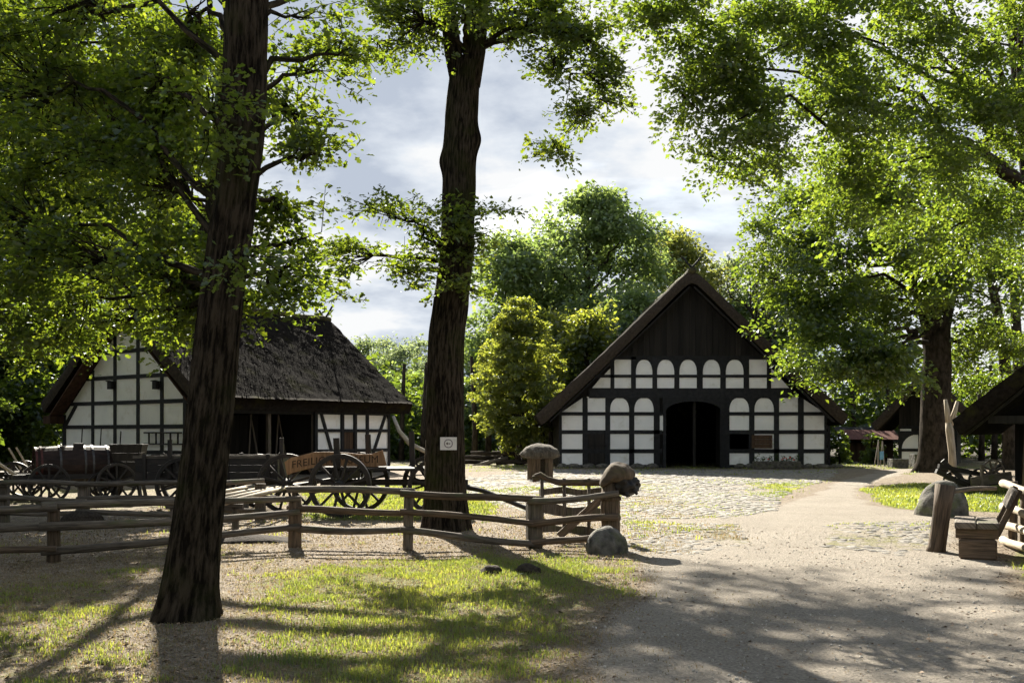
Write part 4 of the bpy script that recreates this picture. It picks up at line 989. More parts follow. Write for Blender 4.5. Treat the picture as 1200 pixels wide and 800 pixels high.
# ------------------------------------------------------------------ stones, small things
def stones():
    o = MB().rock((0, 0, 0), (.52, .46, .64), seed=21, sub=4, amp=.26, flat=-.15).build('boulder', 'stone', smooth=True); o.location = (*G(1105, 603), .02); tag(o, 'big mossy boulder on the grass behind the stout post', 'boulder')
    for px, py, w, h, lab in ((1052.5, 548, .80, .44, 'low rectangular stone trough left of the oak trunk'), (1078, 548, .78, .66, 'taller square stone trough touching the oak trunk')):
        p = G(px, py); T = thing('stone_trough', lab, 'trough', (p[0], p[1], 0), .05, 'stone troughs by the oak')
        t = .1
        for s_ in (-1, 1):
            b = MB(); b.box((0, s_*(.3-t/2), h/2), (w, t, h)); b.build('long_side', 'stone', T, bevel=.015)
            b = MB(); b.box((s_*(w/2-t/2), 0, h/2), (t-.004, .6-2*t-.004, h-.006)); b.build('short_side', 'stone', T, bevel=.015)
        b = MB(); b.box((0, 0, .1), (w-2*t, .6-2*t, .15)); b.build('bottom', 'stone', T)
    for px, py, r, lab in ((575, 672, .11, 'low dark molehill in the tree shadow, left one'), (619, 671, .13, 'dark molehill in the tree shadow, right one')):
        o = MB().rock((0, 0, 0), (r*1.2, r, r*.75), seed=int(px), sub=3, amp=.4, flat=-.2).build('molehill', 'darkearth', smooth=False); o.location = (*G(px, py), .015); tag(o, lab, 'molehill', 'molehills on the lawn')
stones()

def straw_hut():
    p = GX(633, 35.5); T = thing('thatched_kennel', 'small round plank hut with shaggy thatched cap at the yard corner', 'hut', (p[0], p[1], 0))
    n = 18
    for k in range(n):
        a = 2*math.pi*k/n
        if abs((a-4.95+math.pi) % (2*math.pi)-math.pi) < .22: continue
        b = MB(); b.box((.44*math.cos(a), .44*math.sin(a), .42), (.04, .145, .84), rotz(a)); b.build('wall_plank', 'brownwood', T)
    b = MB(); b.tube([(0, 0, .02), (0, 0, .8)], [.40, .40], 16); b.build('dark_inside', 'darkearth', T)
    V, fc = ICO[4]; P = V.copy(); nz = vnoise(P*3, 1.5, 3); P = P*np.array([.70, .70, .42]); P[:, 2] = np.where(P[:, 2] < 0, P[:, 2]*.35, P[:, 2])
    P *= (1+.10*nz)[:, None]
    b = MB(); b.add(P+np.array([0, 0, .88]), fc); b.build('thatch_cap', 'straw', T, smooth=True)
    b = MB()
    for k in range(300):
        a = R.uniform(0, 6.28); r = R.uniform(.5, .70); d = np.array([math.cos(a), math.sin(a), -R.uniform(.2, .9)]); c = np.array([r*math.cos(a), r*math.sin(a), .86+R.uniform(-.06, .14)]); s_ = R.uniform(.06, .16); t = np.array([-math.sin(a), math.cos(a), 0])*.012
        b.add([c-t, c+t, c+d*s_], [(0, 1, 2)])
    o = b.build('straw_fringe', 'straw', T); o['kind'] = 'stuff'
straw_hut()

def tree_notice():
    d = 16.69; c = W(525.5, 519.5, d); T = thing('notice_plate', 'small white notice with a round symbol nailed to the middle trunk', 'notice', tuple(c), -.06)
    w, h = 19.5/F*d, 15/F*d
    b = MB(); b.box((0, 0, 0), (w, .012, h)); b.build('plate', 'paper', T)
    m = 28; V = []; fc = []; r0, r1 = .058, .076
    for k in range(m):
        a = 2*math.pi*k/m
        for rr in (r0, r1): V.append((rr*math.cos(a), -.009, rr*math.sin(a)))
    for k in range(m): fc.append((k*2, k*2+1, (k+1) % m*2+1, (k+1) % m*2))
    b = MB(); b.add(V, fc); b.build('ring_symbol', 'greyprint', T)
    b = MB(); b.prism([(-.045, 0), (-.008, -.024), (-.008, .024)], (0, -.010, 0), (1, 0, 0), (0, 0, 1), (0, 1, 0), .003); b.build('arrow_symbol', 'carved', T)
    b = MB(); b.prism([(.0, -.01), (.03, -.016), (.03, .012), (.0, .008)], (0, -.0095, 0), (1, 0, 0), (0, 0, 1), (0, 1, 0), .003); b.build('grey_symbol', 'greyprint', T)
tree_notice()

def forked_post():
    p = GX(1113, 40.5); T = thing('forked_post', 'pale barkless forked trunk standing right of the oak', 'post', (p[0], p[1], 0)); L = lambda px, py: W(px, py, 40.5)-np.array([p[0], p[1], 0])
    b = MB(); b.tube([L(1117, 556), L(1116, 530), L(1113, 505), L(1112, 495)], [.17, .15, .16, .13], 10, wob=.15); b.build('stem', 'palewood', T, smooth=True)
    for q in ((L(1112, 500), L(1110, 480), L(1108, 468)), (L(1113, 500), L(1119, 482), L(1122, 470))): b = MB(); b.tube(q, [.12, .10, .07], 9, wob=.15); b.build('fork', 'palewood', T, smooth=True)
forked_post()

def blue_stand():
    p = GX(1033, 50.5); T = thing('folding_stand', 'narrow two-legged stand with pale blue panel near the red-roofed shed', 'stand', (p[0], p[1], 0))
    for s_ in (-1, 1): b = MB(); b.beam((s_*.16, -.02, 0), (s_*.10, .1, 1.3), .05, .05, up=(0, 1, 0)); b.build('leg', 'greywood', T); b = MB(); b.beam((s_*.15, .55, 0), (s_*.10, .12, 1.28), .05, .05, up=(0, 1, 0)); b.build('rear_leg', 'greywood', T)
    b = MB(); b.box((0, -.03, .55), (.2, .02, .42)); b.build('blue_panel', 'bluecloth', T)
blue_stand()

def log_pile():
    for k in range(7):
        p = GX(548+k*9, 52+.6*(k % 3)); a = R.uniform(-.6, .6); l = R.uniform(1.2, 2.6); h = .14+.22*(k % 3); dv = np.array([math.cos(a), math.sin(a)*.4, .25*(k == 3)])
        o = MB().tube([-dv*l/2, dv*0+(0, 0, .04), dv*l/2], [.14, .12, .09], 8, wob=.15, seed=k).build('cut_log', 'greywood' if k == 3 else 'barkfar', smooth=True); o.location = (p[0], p[1], h)
        tag(o, ['leftmost log of the heap, beside the middle oak', 'second log from the left in the heap', 'third log from the left in the heap', 'pale tilted log in the middle of the heap', 'log right of the pale tilted one in the heap', 'sixth log from the left in the heap', 'rightmost log of the heap, towards the thatched hut'][k], 'log', 'logs heaped at the edge of the wood')
log_pile()

# ------------------------------------------------------------------ foliage
def _tmpl(kind):
    if kind == 'lobed':
        Lp = [(.16, .10), (.40, .31), (.52, .17), (.78, .28)]
        v = [(0, 0, 0), (1, 0, -.06)]+[(x, y, y*.35-.05*x) for x, y in Lp]+[(x, -y, y*.35-.05*x) for x, y in Lp]
        return np.array(v), [(0, 1, 5, 4, 3, 2), (0, 6, 7, 8, 9, 1)]
    v = [(0, 0, 0), (1, 0, -.08), (.48, .33, .10), (.48, -.33, .10)]
    return np.array(v), [(0, 1, 2), (0, 3, 1)]
TM = {k: _tmpl(k) for k in ('lobed', 'simple')}
def leaf_mesh(name, C, size, mat, parent=None, kind='simple', up=.55, tintbase=None, rng=R, out=None):
    C = np.asarray(C, float); N = len(C); T, fc = TM[kind]; K = len(T)
    nrm = rng.normal(size=(N, 3)); nrm /= np.linalg.norm(nrm, axis=1)[:, None]; nrm[:, 2] = np.abs(nrm[:, 2]); nrm = nrm*(1-up)+np.array([0, 0, up]); nrm /= np.linalg.norm(nrm, axis=1)[:, None]
    a = rng.normal(size=(N, 3))
    if out is not None: a = a*.6+out
    a[:, 2] -= .25
    d = a-nrm*np.sum(a*nrm, 1)[:, None]; d /= np.linalg.norm(d, axis=1)[:, None]+1e-9; e = np.cross(nrm, d)
    s = size*(.5+1.0*rng.random(N)**1.3)
    V = C[:, None, :]+s[:, None, None]*(T[None, :, 0:1]*d[:, None, :]+T[None, :, 1:2]*e[:, None, :]+T[None, :, 2:3]*nrm[:, None, :])
    flat = np.array([i for f in fc for i in f]); loops = (np.arange(N)[:, None]*K+flat[None, :]).ravel()
    lens = np.array([len(f) for f in fc]); st = np.concatenate([[0], np.cumsum(lens)[:-1]]); starts = (np.arange(N)[:, None]*len(flat)+st[None, :]).ravel()
    tint = np.clip(rng.normal(.5, .2, N)+(0 if tintbase is None else tintbase), 0, 1)
    return rawmesh(name, V.reshape(-1, 3), loops, starts, mat, parent, attrs={'tint': np.repeat(tint, K)})

def ell(n, c, r, rng, bias=.5):
    u = rng.normal(size=(n, 3)); u /= np.linalg.norm(u, axis=1)[:, None]; q = rng.random(n)**(1/3)*bias+(1-bias)*rng.random(n)**.2
    return np.asarray(c)+u*q[:, None]*np.asarray(r)

def IB(px, py, d, rx, ry, n, att=None, dr=.75):
    c = W(px, py, d); k = d/F; return dict(c=c, r=(rx*k, rx*k*dr, ry*k), n=n, att=att)
def WB(x, y, z, rx, ry, rz, n, att=None): return dict(c=np.array([x, y, z], float), r=(rx, ry, rz), n=n, att=att)

def trunk_mesh(pts, rad, parent, mat='bark', n=36, flare=.35, fz=.35, lobes=5, bumps=(), seed=0, dens=.06, ridge=.05):
    pts = np.asarray(pts, float); Lc = np.concatenate([[0], np.cumsum(np.linalg.norm(np.diff(pts, axis=0), axis=1))]); m = max(8, int(Lc[-1]/dens)); s = np.linspace(0, Lc[-1], m)
    # smooth centre line
    P = np.stack([np.interp(s, Lc, pts[:, i]) for i in range(3)], 1); rr = np.interp(s, Lc, rad)
    k = max(1, int(.5/dens)); ker = np.ones(2*k+1)/(2*k+1)
    Pp = np.pad(P, ((k, k), (0, 0)), mode='reflect', reflect_type='odd'); P = np.stack([np.convolve(Pp[:, i], ker, 'valid') for i in range(3)], 1)
    th = np.linspace(0, 2*math.pi, n, endpoint=False); V = np.zeros((m, n, 3)); h = P[:, 2]-P[0, 2]
    for i in range(m):
        f = 1+flare*math.exp(-max(0, h[i])/fz)*(1+.35*np.cos(lobes*th+seed))
        for (bz, bt, ba, bw) in bumps: f = f+ba*np.exp(-((h[i]-bz)/bw)**2-((np.angle(np.exp(1j*(th-bt))))/.7)**2)
        V[i, :, 0] = P[i, 0]+rr[i]*f*np.cos(th); V[i, :, 1] = P[i, 1]+rr[i]*f*np.sin(th); V[i, :, 2] = P[i, 2]
    q = np.stack([np.repeat(np.cos(th)[None]*3.2, m, 0), np.repeat(np.sin(th)[None]*3.2, m, 0), np.repeat(h[:, None]*.9, n, 1)], -1).reshape(-1, 3)+seed
    q2 = q*np.array([3.2, 3.2, 1.3]); dn = (.07*vnoise(q, .8, 3)+ridge*vnoise(q2, 1.0, 2)).reshape(m, n)
    V[..., 0] += (V[..., 0]-P[:, None, 0])*dn; V[..., 1] += (V[..., 1]-P[:, None, 1])*dn
    b = MB(); fc = []; uv = []; cir = 2*math.pi*float(np.mean(rr))
    for i in range(m-1):
        for kk in range(n):
            k2 = (kk+1) % n; fc.append((i*n+kk, i*n+k2, (i+1)*n+k2, (i+1)*n+kk)); u0, u1 = kk/n*cir, (kk+1)/n*cir; uv.append([(u0, s[i]), (u1, s[i]), (u1, s[i+1]), (u0, s[i+1])])
    b.add(V.reshape(-1, 3), fc, uv); return b.build('trunk', mat, parent, smooth=True)

def tree(name, label, base, pts, rad, blobs, leaf, mat, kind='simple', lpc=22, rc=.28, seed=1, bark='bark', twigs=True, up=.55, cat='tree', limb_r=.07, group=None, tk=None, forks=(), bias=.5, tintz=0.0, clump=1.0):
    rng = np.random.default_rng(seed); O = np.array([base[0], base[1], 0.]); T = thing(name, label, cat, tuple(O), 0, group)
    pts = np.asarray(pts, float); trunk_mesh(pts-O, rad, T, bark, seed=seed, **(tk or {}))
    for f in forks: b = MB(); b.tube(np.asarray(f[0])-O, f[1], 16, wob=.08, seed=seed); b.build('limb', bark, T, smooth=True)
    CC = []; OUT = []
    for bi, B in enumerate(blobs):
        nn = max(3, int(B['n']*clump)); cd_ = ell(nn*3, B['c'], B['r'], rng, bias); sc_ = vnoise(cd_*np.array([1, 1, 1.7])+seed, .42/rc, 2)+rng.normal(0, .10, len(cd_)); cl = cd_[np.argsort(-sc_)[:nn]]
        ax = (cl-B['c'])/np.array(B['r'])+rng.normal(0, .55, cl.shape); ax[:, 2] = ax[:, 2]*.35-.12; ax /= np.linalg.norm(ax, axis=1)[:, None]+1e-9; ls = rc*2.1*rng.uniform(.6, 1.25, len(cl))
        # attach point on the trunk
        if B['att'] is not None:
            za = B['att']; i = int(np.argmin(np.abs(pts[:, 2]-za))); a = np.array([np.interp(za, pts[:, 2], pts[:, 0]), np.interp(za, pts[:, 2], pts[:, 1]), za])
            mid = (a+B['c'])/2+np.array([0, 0, .12*np.linalg.norm(B['c']-a)])+rng.normal(0, .06, 3)*np.linalg.norm(B['c']-a)
            ts = np.linspace(0, 1, 9)[:, None]; lp = (1-ts)**2*a+2*ts*(1-ts)*mid+ts**2*B['c']; lp[1:-1] += rng.normal(0, .018*np.linalg.norm(B['c']-a), lp[1:-1].shape)
        else:
            lp = np.linspace(B['c']-np.array(B['r'])*(.8, .8, -.3), B['c']+np.array(B['r'])*(.5, .5, -.1), 5)
        b = MB(); rl = limb_r*(1 if B['att'] is not None else .3); b.tube(lp-O, np.linspace(rl, rl*.22, len(lp)), 8, caps=False)
        if twigs:
            for ci_, c in list(enumerate(cl))[::1 if len(cl) < 60 else 2]:
                j = int(np.argmin(np.linalg.norm(lp-c, axis=1))); j = max(0, j-1); p0 = lp[j]; md = (p0+c)/2+rng.normal(0, .08, 3)*np.linalg.norm(c-p0)
                b.tube(np.array([p0, md, c, c+ax[ci_]*ls[ci_]*.9])-O, [.014*leaf/.085, .009*leaf/.085, .006*leaf/.085, .003*leaf/.085], 4, caps=False)
        b.build('limb', bark, T, smooth=True)
        lat = np.cross(ax, [0, 0, 1.]); lat /= np.linalg.norm(lat, axis=1)[:, None]+1e-9; t_ = rng.uniform(-.35, 1, (len(cl), lpc)); w_ = np.clip(rng.normal(0, .36, (len(cl), lpc)), -.75, .75)*np.clip(1.15-np.abs(t_-.25), .2, 1); h_ = np.clip(rng.normal(0, .13, (len(cl), lpc)), -.3, .3)-.12*t_**2
        g = (t_[..., None]*ax[:, None]+w_[..., None]*lat[:, None]+h_[..., None]*np.array([0, 0, 1.]))*ls[:, None, None]; L_ = (cl[:, None, :]+g).reshape(-1, 3); CC.append(L_); OUT.append((ax[:, None]+lat[:, None]*np.sign(w_)[..., None]*.7+0*g).reshape(-1, 3))
    C = np.concatenate(CC); o = leaf_mesh('crown', C-O, leaf, mat, T, kind, up, rng=rng, out=np.concatenate(OUT), tintbase=tintz)
    return T

# --- the big trunk on the left
def left_oak():
    d = 8.95; rows = [(724, 218, 72), (700, 221, 68), (650, 227, 64), (600, 232, 61), (480, 247, 58.5), (330, 261, 55), (300, 267, 55), (150, 286, 55), (0, 290, 54), (-150, 296, 50)]
    pts = [W(c, y, d)+np.array([0, .0, 0]) for y, c, w in rows]; pts[0][2] = -.05; rad = [w*.90/2/F*d for _, _, w in rows]
    pts += [np.array([-2.2, 9.3, 9.5]), np.array([-2.0, 9.6, 13])]; rad += [.15, .06]
    z = lambda py: W(0, py, d)[2]
    bl = [IB(190, 325, 9.6, 55, 40, 46, z(345)), IB(110, 310, 10.2, 80, 55, 70, z(330)), IB(30, 270, 10.8, 70, 80, 80, z(330)), IB(190, 210, 10.2, 65, 65, 70, z(310)), IB(105, 160, 10.8, 85, 75, 95, z(300)),
          IB(25, 100, 11.2, 80, 90, 95, z(250)), IB(180, 80, 10.6, 70, 80, 85, z(180)), IB(90, 30, 11.2, 100, 60, 95, z(100)), IB(225, 15, 10, 40, 55, 40, z(60)), IB(50, 372, 11.4, 70, 35, 36, z(340)),
          IB(140, 383, 10.4, 50, 10, 16, z(350)), IB(205, 370, 9.9, 35, 16, 12, z(350)),
          IB(332, 325, 9.6, 34, 40, 30, z(340)), IB(300, 362, 9.7, 45, 16, 16, z(345)), IB(335, 235, 9.6, 28, 40, 22, z(260)), IB(375, 180, 9.7, 34, 16, 14, z(220)), IB(340, 130, 9.9, 28, 40, 22, z(170)),
          IB(365, 85, 9.9, 34, 22, 16, z(120)), IB(405, 60, 10, 30, 20, 10, z(90)), IB(350, 20, 10, 24, 18, 6, z(40)), IB(360, 280, 9.7, 25, 12, 8, z(300)), IB(285, 300, 8.2, 18, 30, 8, z(310)), IB(245, 130, 8.2, 25, 60, 14, z(150)),
          WB(-4.8, 8.5, 7.8, 2.2, 2.2, 1.3, 60, 6.5), WB(-1.2, 9.5, 8.6, 1.8, 2.2, 1.3, 45, 7.0), WB(-3.2, 10.5, 10.5, 2.4, 2.4, 1.6, 60, 8.5)]
    tree('oak_tree', 'nearest dark oak trunk on the left lawn with low leafy boughs', (pts[0][0], pts[0][1]), pts, rad, bl, .070, 'leaf_oak', 'lobed', 40, .21, 3, up=.32, limb_r=.036,
         tk=dict(n=80, flare=.30, fz=.24, dens=.035, lobes=4, ridge=.11))
left_oak()

def middle_oak():
    d = 17.1; rows = [(621, 522, 44), (600, 522, 44), (560, 521, 44), (500, 521.5, 43), (400, 522.5, 41), (330, 531, 40), (300, 536, 39.5), (200, 537, 38), (180, 538, 39), (100, 543, 35), (75, 546, 36)]
    pts = [W(c, y, d) for y, c, w in rows]; pts[0][2] = -.05; rad = [w/2/F*d for _, _, w in rows]
    forks = [([W(538, 95, d), W(531, 60, d), W(526, 20, d), W(515, -60, d), W(480, -220, d)], [.16, .15, .14, .12, .06]), ([W(550, 100, d), W(556, 60, d), W(560, 10, d), W(566, -80, d), W(600, -260, d)], [.19, .19, .18, .15, .06])]
    z = lambda py: W(0, py, d)[2]
    bl = [IB(440, 12, 17, 34, 22, 26, z(60)), IB(490, 25, 16.4, 40, 32, 40, z(60)), IB(545, 15, 16.2, 30, 22, 22, z(60)), IB(600, 8, 17, 50, 26, 44, z(60)), IB(655, 25, 16.6, 40, 36, 52, z(60)), IB(695, 40, 16.6, 26, 34, 30, z(60)),
          IB(665, 85, 16.5, 22, 30, 24), IB(703, 100, 16.5, 20, 32, 24), IB(685, 140, 16.4, 18, 22, 16), IB(660, 172, 16.4, 16, 16, 12), IB(712, 122, 16.4, 12, 12, 5), IB(400, 62, 16.8, 22, 12, 8), IB(455, 55, 16.6, 24, 14, 10),
          IB(540, 245, 16.6, 22, 16, 9, z(260)), IB(538, 290, 16.6, 26, 22, 16, z(310)), IB(528, 338, 16.6, 28, 10, 9, z(345)), IB(455, 255, 16.4, 34, 20, 16, z(300)), IB(425, 300, 16.4, 32, 30, 22, z(310)), IB(470, 320, 16.4, 34, 22, 18, z(320)), IB(490, 275, 16.4, 24, 22, 12, z(300)), IB(575, 248, 16.8, 12, 8, 4, z(260)), IB(395, 340, 16.4, 20, 12, 5),
          WB(-3.2, 16.5, 11.5, 2.6, 2.6, 1.6, 70, 9.2), WB(.6, 17.5, 12.2, 2.8, 3.0, 1.8, 90, 9.2), WB(-1.2, 19.5, 13.5, 3.2, 2.6, 2.0, 90, 9.2), WB(2.4, 20, 14, 2.6, 2.6, 1.6, 60, 9.2), WB(-3.5, 20.5, 14.5, 2.6, 2.6, 1.6, 60, 9.2)]
    tree('oak_tree', 'tall forked oak in the middle with a white notice on its trunk', (pts[0][0], pts[0][1]), pts, rad, bl, .088, 'leaf_oak', 'lobed', 36, .23, 5, up=.32, limb_r=.06, forks=forks,
         tk=dict(n=48, flare=.38, fz=.55, dens=.05, lobes=5, bumps=[(6.35, math.pi*1.02, .20, .18), (6.75, 0.1, .26, .2), (5.9, .3, .1, .3)], ridge=.10))
middle_oak()

def shade_oak():
    # stands straight behind the nearest trunk, crown high over the yard
    pts = [(-9.0, 30, -.05), (-9.0, 30, 3), (-8.9, 30, 8), (-8.6, 30.2, 13), (-8.2, 30.4, 18), (-8, 30.5, 21)]; rad = [.5, .44, .38, .3, .2, .08]
    bl = [IB(30, 340, 26, 80, 70, 110, 6), IB(120, 240, 27, 100, 90, 170, 8), IB(20, 170, 26, 90, 100, 180, 8), IB(180, 130, 27, 80, 90, 150, 10), IB(90, 50, 28, 140, 70, 180, 12), IB(200, 300, 28, 50, 60, 50, 8), WB(-15, 33, 11, 3.6, 2.8, 1.3, 90, 9), WB(-19.5, 34, 10, 3.2, 3, 1.6, 80, 9), WB(-14, 29, 9.5, 3.0, 2.4, 1.2, 60, 8), WB(-17, 30, 13.5, 4, 3, 1.5, 80, 10), WB(-12, 26.2, 14.8, 3.4, 1.5, .6, 80, 11), WB(-8.6, 25.6, 15.4, 2.2, 1.0, .5, 34, 12),
          WB(-10, 30.2, 18.5, 4.6, .7, .4, 30, 14), WB(-4.2, 42, 21.8, 2.4, 1.0, .4, 11, 17), WB(-4.2, 33.5, 18.0, 2.2, 1.2, .5, 13, 15), WB(-1.8, 36, 18.8, 2.4, 1.3, .5, 14, 15), WB(-4.8, 38, 19.6, 2.4, 1.2, .5, 12, 16), WB(-1.2, 39, 20, 2.0, 1.1, .5, 9, 16), WB(.8, 35.5, 18.9, 2.2, 1.3, .5, 12, 16), WB(-3.0, 31.4, 17.2, 3.2, 1.0, .5, 24, 14)]  # unseen clumps above the frame, placed for the shade and dapples they cast
    tree('oak_tree', 'tall spreading oak over the wagons whose crown fills the upper left corner', (-9, 30), pts, rad, bl, .15, 'leaf_oak', 'simple', 80, .44, 9, up=.32, bark='barkfar', limb_r=.13, tk=dict(n=20, dens=.2), twigs=False)
shade_oak()

def right_oak():
    d = 42.8; pts = [W(1096, 553, d), W(1096, 520, d), W(1097, 470, d), W(1099, 420, d), W(1096, 380, d), W(1097, 340, d), W(1100, 250, d), W(1102, 150, d)]; pts[0][2] = -.05
    rad = [.66, .64, .60, .56, .58, .45, .3, .1]
    forks = [([W(1096, 400, d), W(1085, 360, d), W(1072, 325, d), W(1040, 285, d), W(1000, 260, d)], [.42, .36, .3, .2, .08]), ([W(1099, 400, d), W(1108, 360, d), W(1118, 320, d), W(1140, 270, d), W(1180, 230, d)], [.42, .36, .3, .2, .08])]
    bl = [IB(920, 285, 40, 34, 45, 60, 8), IB(962, 335, 38.5, 55, 55, 100, 7), IB(930, 375, 38, 34, 32, 45, 6.5), IB(1000, 265, 40, 75, 50, 110, 9), IB(1050, 330, 39, 70, 55, 90, 8), IB(985, 408, 37, 60, 24, 70, 6), IB(1020, 408, 37.5, 60, 34, 80, 6),
          IB(1130, 300, 40, 70, 60, 110, 9), IB(1185, 360, 42, 60, 70, 100, 8), IB(1150, 420, 44, 50, 36, 70, 6), IB(1100, 220, 41, 90, 60, 130, 11), IB(1010, 200, 41, 70, 50, 80, 11), IB(950, 250, 40, 40, 40, 50, 9), IB(1045, 432, 38.5, 34, 20, 30, 6), IB(962, 432, 36.5, 28, 10, 14, 5.5), IB(900, 325, 40, 18, 26, 16, 7), IB(995, 345, 42, 60, 50, 60, 8)]
    tree('oak_tree', 'broad old oak with thick pale trunk beside the stone troughs', (pts[0][0], pts[0][1]), pts, rad, bl, .17, 'leaf_right', 'simple', 105, .55, 13, clump=.62, up=.28, bark='barkfar', limb_r=.12, forks=forks, tk=dict(n=30, flare=.45, fz=.5, dens=.1, lobes=6), twigs=False)
    b = MB()   # roots spreading from the oak
    p0 = W(1096, 553, d)
    T = [o for o in COL.objects if o.name.startswith('oak_tree')][-1]
right_oak()

def edge_oak():
    bx, by = 15.9, 30.3; pts = [(bx, by, -.05), (bx+.05, by, 4), (bx-.05, by, 8), (bx-.5, by-.3, 11), (bx-1.2, by-.8, 15), (bx-2, by-1, 18)]; rad = [.34, .27, .24, .2, .15, .06]
    bl = [IB(806, 18, 22, 46, 34, 56, 9), IB(835, 75, 22, 48, 48, 75, 9), IB(812, 125, 22, 18, 34, 20), IB(865, 140, 22, 42, 42, 60, 9), IB(850, 190, 22, 30, 14, 14), IB(905, 60, 23, 75, 65, 110, 10), IB(880, 195, 22.5, 18, 18, 10), IB(915, 200, 23, 20, 24, 14),
          IB(960, 140, 23, 60, 55, 90, 10), IB(1000, 40, 23.5, 80, 60, 110, 11), IB(1080, 80, 24, 95, 85, 150, 11), IB(1165, 50, 25, 80, 85, 120, 11), IB(1150, 170, 25, 85, 85, 140, 10), IB(1055, 190, 24, 68, 62, 100, 9), IB(985, 235, 25, 50, 36, 55, 9), IB(1110, 270, 26, 70, 45, 80, 8), IB(1185, 270, 27, 50, 50, 60, 8), IB(745, 2, 21.5, 20, 8, 6),
          WB(6, 21, 12.8, 3.2, 2.6, 1.4, 90, 11), WB(10, 23, 14, 3.5, 3, 2, 110, 12), WB(13.5, 26, 15.5, 3.5, 3, 2, 90, 13)]
    tree('oak_tree', 'oak at the right edge whose long boughs fill the upper right sky', (bx, by), pts, rad, bl, .115, 'leaf_right', 'simple', 95, .38, 17, clump=.62, up=.28, bark='barkfar', limb_r=.10, tk=dict(n=24, dens=.12), twigs=False)
    # slender trunks between cart shed and cottage
    for k, (px, d, lean, lab) in enumerate(((1176, 46, -14, 'slender leaning trunk behind the thatched cart shed'), (1192, 50, -4, 'slender upright trunk at the far right behind the cart shed'))):
        p = [W(px+8, 552-k*4, d), W(px+4, 470, d), W(px, 400, d), W(px+lean, 330, d), W(px+lean*2, 240, d)]; p[0][2] = -.05
        tree('woodland_tree', lab, p[0][:2], p, [.3, .27, .24, .2, .08], [IB(px-20, 250, d, 50, 50, 60, 9), IB(px+20, 300, d, 40, 40, 40, 8)], .2, 'leaf_right', 'simple', 26, .6, 30+k, bark='barkfar', tk=dict(n=14, dens=.3), twigs=False, limb_r=.08)
edge_oak()

# --- background trees
def bgtree(name, label, px, d, top, half, bottom, mat, leaf, n, seed, shape='dome', lpc=30, rc=None, cat='tree', tr=.3, group=None, up=.25):
    n = int(n*2.3); leaf = leaf*1.3
    rng = np.random.default_rng(seed); k = d/F; bl = []; zt = CH+(HOR-top)*k; zb = CH+(HOR-bottom)*k; H = zt-zb; x0 = (px-600)*k; rw = half*k
    m = {'dome': 16, 'cone': 14, 'column': 10}[shape]
    for i in range(m):
        t = (i+.5)/m
        if shape == 'dome': w = rw*math.sqrt(max(.05, 1-(max(0, t-.35)/.65)**2))*(1 if t > .35 else .6+.4*t/.35)
        elif shape == 'cone': w = rw*(1-t)**.75+.1
        else: w = rw*(.7+.3*math.sin(t*math.pi))
        a = rng.uniform(0, 6.28)+i*2.4; rr = w*(.60 if t < .93 else .15); br = max(.5, w*.58)
        bl.append(WB(x0+rr*math.cos(a), d+rr*math.sin(a), zb+H*t-br*.25, br, br, max(.5, min(br*.75, H*.14)), max(6, int(n/m/lpc)), max(zb*.8, zb+H*t*.6)))
    pts = [(x0, d, -.05), (x0+.1, d, zb*.7+.5), (x0-.1, d, zb+H*.5), (x0, d, zt-H*.1)]
    return tree(name, label, (x0, d), pts, [tr, tr*.85, tr*.5, .04], bl, leaf, mat, 'simple', lpc, rc or leaf*2.6, seed, bark='barkfar', twigs=False, up=up, cat=cat, limb_r=tr*.3, group=group, tk=dict(n=12, dens=.6))
GB = 'trees behind the farmyard'
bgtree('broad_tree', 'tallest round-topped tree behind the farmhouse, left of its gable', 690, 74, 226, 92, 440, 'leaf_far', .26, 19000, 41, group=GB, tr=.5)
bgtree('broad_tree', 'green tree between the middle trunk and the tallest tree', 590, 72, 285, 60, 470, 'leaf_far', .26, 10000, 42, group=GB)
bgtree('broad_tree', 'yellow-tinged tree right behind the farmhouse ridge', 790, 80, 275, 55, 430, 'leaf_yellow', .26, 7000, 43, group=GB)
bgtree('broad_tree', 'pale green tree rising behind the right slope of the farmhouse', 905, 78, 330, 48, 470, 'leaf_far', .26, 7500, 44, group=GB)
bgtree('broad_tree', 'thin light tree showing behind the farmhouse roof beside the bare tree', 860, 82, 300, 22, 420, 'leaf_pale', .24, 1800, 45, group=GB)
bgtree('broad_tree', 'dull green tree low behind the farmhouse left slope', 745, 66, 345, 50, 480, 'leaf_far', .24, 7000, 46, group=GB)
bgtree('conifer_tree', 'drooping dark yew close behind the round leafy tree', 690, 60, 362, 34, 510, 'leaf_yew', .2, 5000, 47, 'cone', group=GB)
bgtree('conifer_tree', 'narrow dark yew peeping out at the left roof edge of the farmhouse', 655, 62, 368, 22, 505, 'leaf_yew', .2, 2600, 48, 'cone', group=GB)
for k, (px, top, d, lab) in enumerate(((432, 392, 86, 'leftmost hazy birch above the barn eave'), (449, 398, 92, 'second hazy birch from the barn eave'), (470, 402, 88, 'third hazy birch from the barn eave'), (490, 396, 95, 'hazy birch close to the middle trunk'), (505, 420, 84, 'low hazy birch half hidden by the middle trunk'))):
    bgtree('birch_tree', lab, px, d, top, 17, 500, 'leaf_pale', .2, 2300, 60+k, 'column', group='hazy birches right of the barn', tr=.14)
for k, (px, top, d, half, lab) in enumerate(((440, 445, 66, 28, 'bright green shrub right behind the barn corner'), (485, 440, 70, 30, 'bright green shrub left of the middle trunk'), (560, 440, 66, 26, 'green shrub just right of the middle trunk'))):
    bgtree('tall_shrub', lab, px, d, top, half, 535, 'leaf_far', .2, 4200, 70+k, group='shrubs at the edge of the wood', cat='shrub', tr=.1)
